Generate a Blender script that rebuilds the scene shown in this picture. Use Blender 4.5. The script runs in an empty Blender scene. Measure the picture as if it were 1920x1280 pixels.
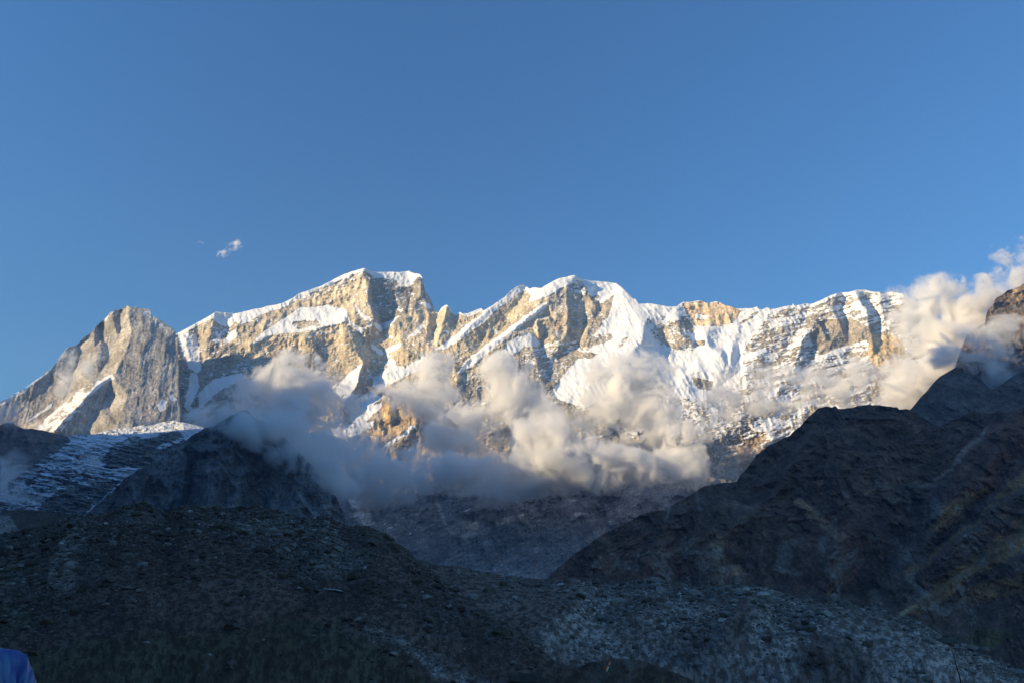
import bpy, math, random
import numpy as np
from mathutils import Vector, geometry

R_ = math.radians
C = bpy.context.scene.collection
SC = bpy.context.scene
random.seed(7)
RNG = np.random.default_rng(7)

# ------------------------------------------------------------------ camera
PITCH = R_(22.0)
CAMZ = 1.6
FP = 1387.0                       # focal length in photo pixels (1920 wide)
cam = bpy.data.objects.new('camera', bpy.data.cameras.new('camera'))
C.objects.link(cam)
cam.data.sensor_width = 36.0
cam.data.lens = 36.0 * FP / 1920.0
cam.data.clip_start = 0.1
cam.data.clip_end = 60000
cam.location = (0, 0, CAMZ)
cam.rotation_euler = (math.pi / 2 + PITCH, 0, 0)
SC.camera = cam

# ------------------------------------------------------------------ sky and sun
SUN_EL, SUN_ROT = R_(15.0), R_(246.0)      # clockwise from north (+Y)
world = bpy.data.worlds.new('World'); SC.world = world
world.use_nodes = True
nt = world.node_tree
bg = nt.nodes['Background']
sky = nt.nodes.new('ShaderNodeTexSky')
sky.sky_type = 'NISHITA'; sky.sun_disc = False
sky.sun_elevation = SUN_EL; sky.sun_rotation = SUN_ROT
sky.altitude = 3500; sky.air_density = 2.7; sky.dust_density = 0.0; sky.ozone_density = 10.0
nt.links.new(sky.outputs[0], bg.inputs[0]); bg.inputs[1].default_value = 0.112

sun = bpy.data.objects.new('sun', bpy.data.lights.new('sun', 'SUN'))
C.objects.link(sun)
sun.data.energy = 5.0; sun.data.angle = R_(0.5); sun.data.color = (1.0, 0.765, 0.43)
SDIR = Vector((math.sin(SUN_ROT) * math.cos(SUN_EL), math.cos(SUN_ROT) * math.cos(SUN_EL), math.sin(SUN_EL)))
sun.rotation_euler = SDIR.to_track_quat('Z', 'Y').to_euler()
sun.location = (-200, -100, 300)

SC.view_settings.view_transform = 'Standard'; SC.view_settings.look = 'None'
SC.view_settings.gamma = 1.0; SC.view_settings.exposure = 0.78
SC.render.engine = 'CYCLES'
cy = SC.cycles
cy.use_denoising = True
cy.max_bounces = 12; cy.diffuse_bounces = 2; cy.glossy_bounces = 1; cy.volume_bounces = 10; cy.transparent_max_bounces = 8
cy.use_adaptive_sampling = True; cy.adaptive_threshold = 0.006
cy.volume_step_rate = 1.0; cy.volume_max_steps = 96
cy.sample_clamp_indirect = 8.0

# ------------------------------------------------------------------ helpers
_cp, _sp = math.cos(PITCH), math.sin(PITCH)
def P3(x, y, D):
    """point seen in direction (x, y) of the traced outline, D metres north"""
    dx = (x - 960.0) / FP; dy = (640.0 - y) / FP
    Y = _cp - dy * _sp; Z = _sp + dy * _cp
    k = D / Y
    return dx * k, Y * k, Z * k + CAMZ

def _hash(ix, iy, iz, s):
    h = (ix * 374761393 + iy * 668265263 + iz * 2147483647 + s * 1274126177) & 0xFFFFFFFF
    h = ((h ^ (h >> 13)) * 1274126177) & 0xFFFFFFFF
    h = ((h ^ (h >> 16)) * 2246822519) & 0xFFFFFFFF
    return ((h ^ (h >> 15)) & 0xFFFFFF).astype(np.float32) / 8388607.5 - 1.0

def noise3(x, y, z, s=0):
    x, y, z = np.broadcast_arrays(np.asarray(x, float), np.asarray(y, float), np.asarray(z, float))
    fx, fy, fz = np.floor(x), np.floor(y), np.floor(z)
    ix, iy, iz = fx.astype(np.int64), fy.astype(np.int64), fz.astype(np.int64)
    x = (x - fx).astype(np.float32); y = (y - fy).astype(np.float32); z = (z - fz).astype(np.float32)
    u = x * x * (3 - 2 * x); v = y * y * (3 - 2 * y); w = z * z * (3 - 2 * z)
    def h(a, b, c): return _hash(ix + a, iy + b, iz + c, s)
    a = h(0,0,0) * (1-u) + h(1,0,0) * u; b = h(0,1,0) * (1-u) + h(1,1,0) * u
    c = h(0,0,1) * (1-u) + h(1,0,1) * u; d = h(0,1,1) * (1-u) + h(1,1,1) * u
    return (a * (1-v) + b * v) * (1-w) + (c * (1-v) + d * v) * w

def fbm(x, y, z, octs=5, gain=0.5, s=0):
    o = 0; a = 1.0; n = 0; f = 1.0
    for k in range(octs):
        o = o + a * noise3(x * f + 17.3 * k, y * f + 5.1 * k, z * f - 9.7 * k, s + k); n += a; a *= gain; f *= 2.03
    return o / n

def ridged(x, y, z, octs=5, gain=0.55, s=0):
    o = 0; a = 1.0; n = 0; f = 1.0; w = 1.0
    for k in range(octs):
        r = 1 - np.abs(noise3(x * f + 7.3 * k, y * f - 3.1 * k, z * f + 4.7 * k, s + k)) * 1.6
        r = r * w; o = o + a * r; n += a; a *= gain; f *= 2.07
        w = np.clip(0.45 + 0.8 * r, 0, 1.2)
    return o / n

def blur(a, sg):
    if sg <= 0: return a
    r = max(1, int(3 * sg)); k = np.exp(-0.5 * (np.arange(-r, r + 1) / sg) ** 2); k /= k.sum()
    for ax in (0, 1):
        p = np.pad(a, [(r, r) if i == ax else (0, 0) for i in (0, 1)], mode='edge')
        a = sum(k[i] * (p[i:i + a.shape[0], :] if ax == 0 else p[:, i:i + a.shape[1]]) for i in range(2 * r + 1))
    return a

class Field:
    """a scalar map over the face of a mountain, laid out in the traced outline's units"""
    def __init__(s, x0, x1, y0, y1, base=0.0):
        s.x0, s.y0 = x0, y0
        s.X, s.Y = np.meshgrid(np.arange(x0, x1 + 1.0), np.arange(y0, y1 + 1.0))
        s.a = np.zeros_like(s.X) + base
    def poly(s, pts, val, soft=0.0, mode='set'):
        p = np.array(pts, float).reshape(-1, 2)
        lo = np.floor(p.min(0)) - 1; hi = np.ceil(p.max(0)) + 1
        c0 = max(0, int(lo[0] - s.x0)); c1 = min(s.a.shape[1], int(hi[0] - s.x0) + 1)
        r0 = max(0, int(lo[1] - s.y0)); r1 = min(s.a.shape[0], int(hi[1] - s.y0) + 1)
        if c1 <= c0 or r1 <= r0: return
        X = s.X[r0:r1, c0:c1]; Y = s.Y[r0:r1, c0:c1]; ins = np.zeros(X.shape, bool)
        q = np.roll(p, -1, 0)
        for (xa, ya), (xb, yb) in zip(p, q):
            if ya == yb: continue
            c = (ya > Y) != (yb > Y)
            ins ^= c & (X < (xb - xa) * (Y - ya) / (yb - ya) + xa)
        m = ins.astype(float)
        t = s.a[r0:r1, c0:c1]
        if mode == 'set': s.a[r0:r1, c0:c1] = t * (1 - m) + val * m
        else: s.a[r0:r1, c0:c1] = t + val * m
    def relief(s, strokes, bnd):
        """linear facets between ridge and gully lines; strokes: [d, x,y, x,y ...] or [(x,y,d) ...]"""
        pts = []; edges = []; val = []
        def add(x, y, d):
            pts.append(Vector((x, y))); val.append(d); return len(pts) - 1
        for st in bnd + strokes:
            if isinstance(st[0], tuple): L = st
            else: L = [(st[i], st[i + 1], st[0]) for i in range(1, len(st), 2)]
            pr = None
            for (x, y, d) in L:
                k = add(x, y, d)
                if pr is not None: edges.append((pr, k))
                pr = k
        v, e, f, ov, oe, of = geometry.delaunay_2d_cdt(pts, edges, [], 0, 1e-4, True)
        vals = []
        arr = np.array([[p.x, p.y] for p in pts]); va = np.array(val)
        for i, p in enumerate(v):
            if ov[i]: vals.append(np.mean([val[j] for j in ov[i]]))
            else:      # a crossing of two lines: nearest values
                dd = np.hypot(arr[:, 0] - p.x, arr[:, 1] - p.y) + 1; w = dd ** -3
                vals.append(float((w * va).sum() / w.sum()))
        out = np.zeros_like(s.a)
        for tri in f:
            for k in range(1, len(tri) - 1):
                i, j, l = tri[0], tri[k], tri[k + 1]
                A, B, D = v[i], v[j], v[l]
                det = (B.x - A.x) * (D.y - A.y) - (D.x - A.x) * (B.y - A.y)
                if abs(det) < 1e-6: continue
                c0 = max(0, int(min(A.x, B.x, D.x) - s.x0)); c1 = min(s.a.shape[1], int(max(A.x, B.x, D.x) - s.x0) + 2)
                r0 = max(0, int(min(A.y, B.y, D.y) - s.y0)); r1 = min(s.a.shape[0], int(max(A.y, B.y, D.y) - s.y0) + 2)
                if c1 <= c0 or r1 <= r0: continue
                X = s.X[r0:r1, c0:c1]; Y = s.Y[r0:r1, c0:c1]
                b = ((X - A.x) * (D.y - A.y) - (D.x - A.x) * (Y - A.y)) / det
                c = ((B.x - A.x) * (Y - A.y) - (X - A.x) * (B.y - A.y)) / det
                m = (b >= -1e-6) & (c >= -1e-6) & (b + c <= 1 + 1e-6)
                out[r0:r1, c0:c1][m] = (vals[i] + b * (vals[j] - vals[i]) + c * (vals[l] - vals[i]))[m]
        s.a = s.a + out
    def at(s, x, y):
        u = np.clip(x - s.x0, 0, s.a.shape[1] - 1.001); v = np.clip(y - s.y0, 0, s.a.shape[0] - 1.001)
        i = u.astype(int); j = v.astype(int); u = u - i; v = v - j
        a = s.a
        return (a[j, i] * (1-u) + a[j, i+1] * u) * (1-v) + (a[j+1, i] * (1-u) + a[j+1, i+1] * u) * v

def PL(s):
    v = [float(t) for t in s.replace(',', ' ').split()]
    return np.array(v).reshape(-1, 2)

def props(o, label=None, cat=None, group=None, kind=None):
    if label: o['label'] = label
    if cat: o['category'] = cat
    if group: o['group'] = group
    if kind: o['kind'] = kind
    return o

def mesh_from(name, V, quads=None, tris=None, mat=None, parent=None, smooth=True, attrs=None, uvw=None):
    me = bpy.data.meshes.new(name)
    V = np.asarray(V, np.float32)
    fl = []; sizes = []
    if quads is not None and len(quads): fl.append(np.asarray(quads).ravel()); sizes.append(np.full(len(quads), 4))
    if tris is not None and len(tris): fl.append(np.asarray(tris).ravel()); sizes.append(np.full(len(tris), 3))
    fl = np.concatenate(fl).astype(np.int32); sizes = np.concatenate(sizes).astype(np.int32)
    me.vertices.add(len(V)); me.vertices.foreach_set('co', V.ravel())
    me.loops.add(len(fl)); me.loops.foreach_set('vertex_index', fl)
    me.polygons.add(len(sizes))
    me.polygons.foreach_set('loop_start', np.concatenate([[0], np.cumsum(sizes)[:-1]]).astype(np.int32))
    if attrs:
        at = me.attributes.new('uvw', 'FLOAT_VECTOR', 'POINT'); at.data.foreach_set('vector', np.asarray(V if uvw is None else uvw, np.float32).ravel())
    for k, (arr, typ) in (attrs or {}).items():
        at = me.attributes.new(k, typ, 'POINT')
        arr = np.asarray(arr, np.float32)
        if typ == 'FLOAT': at.data.foreach_set('value', arr.ravel())
        else:
            if arr.shape[1] == 3: arr = np.concatenate([arr, np.ones((len(arr), 1), np.float32)], 1)
            at.data.foreach_set('color', arr.ravel())
    me.update(calc_edges=True)
    if smooth: me.shade_smooth()
    else: me.shade_flat()
    if mat: me.materials.append(mat)
    o = bpy.data.objects.new(name, me); C.objects.link(o)
    if parent: o.parent = parent
    return o

def grid_quads(nr, nc):
    i = np.arange(nr * nc).reshape(nr, nc)
    return np.stack([i[:-1, :-1], i[:-1, 1:], i[1:, 1:], i[1:, :-1]], -1).reshape(-1, 4)

def jag(x, amp, wl, s):
    return amp * fbm(x / wl, 0 * x + s * 3.7, 0 * x, 5, 0.6, s)

def sheet(name, sky, bot, x0, x1, nx, ny, Dfun, mat, jam=(1.5, 25), back=(12, 60, 60), attrf=None, seed=1, zfloor=-150, power=1.0, smooth=True):
    """a mountain flank: front face from the foot to the crest and a back face behind it"""
    xs = np.linspace(x0, x1, nx)
    sy = np.interp(xs, sky[:, 0], sky[:, 1]) + jag(xs, jam[0], jam[1], seed)
    by = np.interp(xs, bot[:, 0], bot[:, 1]) if hasattr(bot, 'shape') else np.full(nx, float(bot))
    by = np.maximum(by, sy + 6)
    t = np.linspace(0, 1, ny)[:, None] ** power
    X = np.repeat(xs[None], ny, 0); Y = by[None] + (sy - by)[None] * t
    D, A = Dfun(X, Y, np.repeat(sy[None], ny, 0), np.repeat(by[None], ny, 0))
    wx, wy, wz = P3(X, Y, D)
    rows = [np.stack([wx, wy, wz], -1)]
    foot = rows[0][0].copy(); foot2 = foot.copy(); foot2[:, 2] = np.minimum(foot[:, 2] - 4, zfloor)
    rows.insert(0, foot2[None])
    crest = rows[-1][-1]
    r = np.hypot(crest[:, 0], crest[:, 1])[:, None]; ud = crest[:, :2] / r
    nb, stp, drop = back
    bk = []
    for k in range(1, nb + 1):
        q = crest.copy(); dd = stp * k * (1 + 0.08 * k)
        q[:, :2] += ud * dd
        q[:, 2] -= drop * k * (1 + 0.08 * k) * 0.75 + 0.35 * drop * np.abs(fbm(crest[:, 0] / (4 * stp), crest[:, 1] * 0 + k * .4, 0 * crest[:, 0], 4, .55, seed + 5)) * min(k, 3)
        q[:, 2] = np.maximum(q[:, 2], zfloor)
        bk.append(q)
    V = np.concatenate([rows[0], rows[1], np.stack(bk)], 0)
    nr = V.shape[0]
    ex = {}
    for k, (arr, typ) in A.items():
        arr = np.asarray(arr)
        full = np.concatenate([arr[:1], arr, np.repeat(arr[-1:], nb, 0)], 0)
        ex[k] = (full.reshape(nr * nx, -1) if typ != 'FLOAT' else full.reshape(-1), typ)
    # surface coordinates: along the slope, into it, and up
    dm = float(np.mean(D)); Vf = V.reshape(-1, 3); per = np.mean(np.abs(D[-1] - D[0]) / np.abs(Y[-1] - Y[0])); ky = min(1.0, dm / FP / per)
    uvw = np.stack([Vf[:, 0] / np.maximum(Vf[:, 1], 20) * dm, Vf[:, 1] * ky, Vf[:, 2]], -1)
    o = mesh_from(name, Vf, quads=grid_quads(nr, nx), mat=mat, attrs=ex, smooth=smooth, uvw=uvw)
    return o, (X, Y, np.stack([wx, wy, wz], -1), A)

# ------------------------------------------------------------------ materials
def nmat(name):
    m = bpy.data.materials.new(name); m.use_nodes = True
    t = m.node_tree; b = t.nodes['Principled BSDF']; b.inputs['Roughness'].default_value = 0.9
    b.inputs['Specular IOR Level'].default_value = 0.15
    return m, t, b
def N(t, typ, **kw):
    n = t.nodes.new(typ)
    for k, v in kw.items():
        if k in n.inputs: n.inputs[k].default_value = v
        else: setattr(n, k, v)
    return n
def L(t, a, b): t.links.new(a, b)
def mixc(t, fac, a, b, mode='MIX'):
    m = t.nodes.new('ShaderNodeMix'); m.data_type = 'RGBA'; m.blend_type = mode
    for s, v in ((m.inputs[0], fac), (m.inputs[6], a), (m.inputs[7], b)):
        if hasattr(v, 'type') and hasattr(v, 'node'): t.links.new(v, s)
        else: s.default_value = v if not isinstance(v, tuple) or len(v) == 4 else (*v, 1)
    return m.outputs[2]
def math_(t, op, a, b=None, clamp=False):
    m = t.nodes.new('ShaderNodeMath'); m.operation = op; m.use_clamp = clamp
    for i, v in enumerate((a, b)):
        if v is None: continue
        if hasattr(v, 'node'): t.links.new(v, m.inputs[i])
        else: m.inputs[i].default_value = v
    return m.outputs[0]
def ramp(t, v, lo, hi):
    m = t.nodes.new('ShaderNodeMapRange'); m.interpolation_type = 'SMOOTHSTEP'
    t.links.new(v, m.inputs[0]); m.inputs[1].default_value = lo; m.inputs[2].default_value = hi
    return m.outputs[0]
def tnoise(t, vec, scale, detail=6, rough=0.6, dist=0.0):
    n = N(t, 'ShaderNodeTexNoise', Scale=scale, Detail=detail, Roughness=rough, Distortion=dist)
    t.links.new(vec, n.inputs['Vector']); return n.outputs['Fac']

def mountain_mat(name, sc, snowcol=(0.86, 0.87, 0.88), bump=6.0, vary=0.55, st=(1, 1, .5)):
    """rock colour from the 'rock' attribute broken by noise; snow where 'snow' beats the noise"""
    m, t, b = nmat(name)
    oc = N(t, 'ShaderNodeAttribute', attribute_name='uvw').outputs['Vector']
    at = N(t, 'ShaderNodeAttribute', attribute_name='rock'); sn = N(t, 'ShaderNodeAttribute', attribute_name='snow')
    mp = N(t, 'ShaderNodeMapping'); L(t, oc, mp.inputs[0]); mp.inputs['Scale'].default_value = st
    m2 = N(t, 'ShaderNodeMapping'); L(t, oc, m2.inputs[0]); m2.inputs['Scale'].default_value = (1, 1, 1); co = m2.outputs[0]
    n1 = tnoise(t, mp.outputs[0], 0.006 * sc, 8, 0.65, 0.3)
    n2 = tnoise(t, co, 0.035 * sc, 6, 0.75)
    n3 = tnoise(t, mp.outputs[0], 0.05 * sc, 4, 0.75)
    dark = mixc(t, 1.0, at.outputs['Color'], (0.66, 0.64, 0.62, 1), 'MULTIPLY')
    lite = mixc(t, 1.0, at.outputs['Color'], (1.35, 1.32, 1.28, 1), 'MULTIPLY')
    col = mixc(t, ramp(t, n1, 0.5 - vary * .35, 0.5 + vary * .35), dark, lite)
    col = mixc(t, ramp(t, n2, 0.35, 0.75), col, mixc(t, 1.0, col, (1.25, 1.22, 1.15, 1), 'MULTIPLY'))
    col = mixc(t, ramp(t, n3, 0.42, 0.6), mixc(t, 1.0, col, (.74, .72, .72, 1), 'MULTIPLY'), mixc(t, 1.0, col, (1.22, 1.22, 1.2, 1), 'MULTIPLY'))
    f = math_(t, 'ADD', sn.outputs['Fac'], math_(t, 'MULTIPLY', math_(t, 'SUBTRACT', n2, 0.5), 0.9))
    fac = ramp(t, f, 0.42, 0.58)
    sc_ = mixc(t, n1, snowcol, (snowcol[0] * .93, snowcol[1] * .95, snowcol[2]))
    L(t, mixc(t, fac, col, sc_), b.inputs['Base Color'])
    bp = N(t, 'ShaderNodeBump', Strength=0.9, Distance=bump)
    inv = math_(t, 'SUBTRACT', 1.15, fac)
    L(t, math_(t, 'MULTIPLY', inv, math_(t, 'ADD', n2, math_(t, 'MULTIPLY', n1, 1.5))), bp.inputs['Height'])
    L(t, bp.outputs[0], b.inputs['Normal'])
    return m

MAT_MASSIF = mountain_mat('snow_and_rock', 1.0)
MAT_DARK = mountain_mat('dark_rock', 2.4, bump=9.0, st=(1, 1, .7))

def moraine_mat(name, sc=1.0, bump=0.25):
    m, t, b = nmat(name)
    co = N(t, 'ShaderNodeAttribute', attribute_name='uvw').outputs['Vector']
    at = N(t, 'ShaderNodeAttribute', attribute_name='rock'); sn = N(t, 'ShaderNodeAttribute', attribute_name='snow')
    n1 = tnoise(t, co, 0.05 * sc, 8, 0.7, 0.4)
    n2 = tnoise(t, co, 0.6 * sc, 6, 0.7)
    n3 = tnoise(t, co, 3.0 * sc, 4, 0.7)
    c = mixc(t, ramp(t, n1, 0.35, 0.65), mixc(t, 1.0, at.outputs['Color'], (.6, .6, .6, 1), 'MULTIPLY'), mixc(t, 1.0, at.outputs['Color'], (1.4, 1.38, 1.36, 1), 'MULTIPLY'))
    c = mixc(t, ramp(t, n2, 0.42, 0.60), mixc(t, 1.0, c, (.40, .39, .38, 1), 'MULTIPLY'), mixc(t, 1.0, c, (1.6, 1.6, 1.58, 1), 'MULTIPLY'))
    # stones: sharp pale specks where the ground is stony
    vo = N(t, 'ShaderNodeTexVoronoi', Scale=0.9 * sc); L(t, co, vo.inputs['Vector'])
    st = math_(t, 'MULTIPLY', ramp(t, math_(t, 'SUBTRACT', 0.45, vo.outputs['Distance']), 0.0, 0.2), math_(t, 'GREATER_THAN', math_(t, 'ADD', n2, math_(t, 'MULTIPLY', sn.outputs['Fac'], 0.22)), 0.62))
    c = mixc(t, math_(t, 'MULTIPLY', st, 0.75), c, mixc(t, vo.outputs['Distance'], (0.12, 0.12, 0.12), (0.3, 0.3, 0.3)))
    L(t, c, b.inputs['Base Color'])
    bp = N(t, 'ShaderNodeBump', Strength=1.0, Distance=bump * 4)
    L(t, math_(t, 'ADD', math_(t, 'ADD', n2, math_(t, 'MULTIPLY', n3, 0.3)), math_(t, 'MULTIPLY', st, 0.35)), bp.inputs['Height'])
    L(t, bp.outputs[0], b.inputs['Normal'])
    return m
MAT_MORAINE = moraine_mat('moraine_rubble')
# ================================================================== THE SETTING
def add_attrs(rock, snow): return {'rock': (rock, 'FLOAT_COLOR'), 'snow': (snow, 'FLOAT')}
def warp(X, Y, a=5.0, s=0):
    n1 = fbm(X / 34.0, Y / 34.0, 0 * X, 4, 0.6, 50 + s); n2 = fbm(X / 34.0, Y / 34.0, 0 * X + 9, 4, 0.6, 60 + s)
    return X + a * n1, Y + a * n2

# ---------------------------------------------------------------- snow massif
SKY_MASSIF = PL("""300,640 333,624 367,606 385,596 405,585 420,586 440,588 467,582 500,575 520,571 533,567 550,558 567,548 583,543 600,537 617,529
640,517 660,509 683,502 690,504 707,511 720,510 733,509 750,510 767,508 775,512 787,513 791,518 795,530 798,547 803,553 807,560 812,571 818,583 821,588 828,577 833,574 838,572 843,577 848,587 853,590
863,585 868,588 877,588 890,583 903,578 906,582 910,580 927,570 947,557 955,548 963,540 972,536 980,534 987,536 993,541 1000,538 1007,539 1015,540 1023,535 1040,526 1050,522 1063,520 1077,515 1085,519
1093,523 1110,527 1125,528 1140,528 1157,532 1165,538 1173,545 1180,552 1187,560 1191,560 1198,570 1208,570 1220,569 1232,570 1243,573 1255,575 1270,574 1277,568 1282,565 1295,566 1313,563 1322,567 1330,568 1343,566 1350,568 1360,573
1372,575 1383,579 1403,578 1412,578 1420,575 1424,579 1430,580 1436,577 1440,577 1446,580 1453,579 1465,576 1480,573 1485,573 1487,568 1490,573 1500,571 1510,569 1523,569 1528,567 1540,563 1547,559 1560,553 1577,549 1590,548 1600,546 1607,544 1615,544 1623,543 1635,546 1647,547
1660,549 1670,547 1682,549 1693,550 1700,560 1707,573 1720,590 1735,585 1750,600 1780,615 1800,640 1850,650 1900,655 1960,670""")
FM = Field(290, 1990, 480, 1130)
bnd = [[(290, 470, 0), (640, 470, 0), (1100, 470, 100), (1500, 470, 0), (1990, 470, 0), (1990, 1140, 0), (1200, 1140, 0), (700, 1140, 0), (290, 1140, 0), (290, 470, 0)]]
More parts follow.
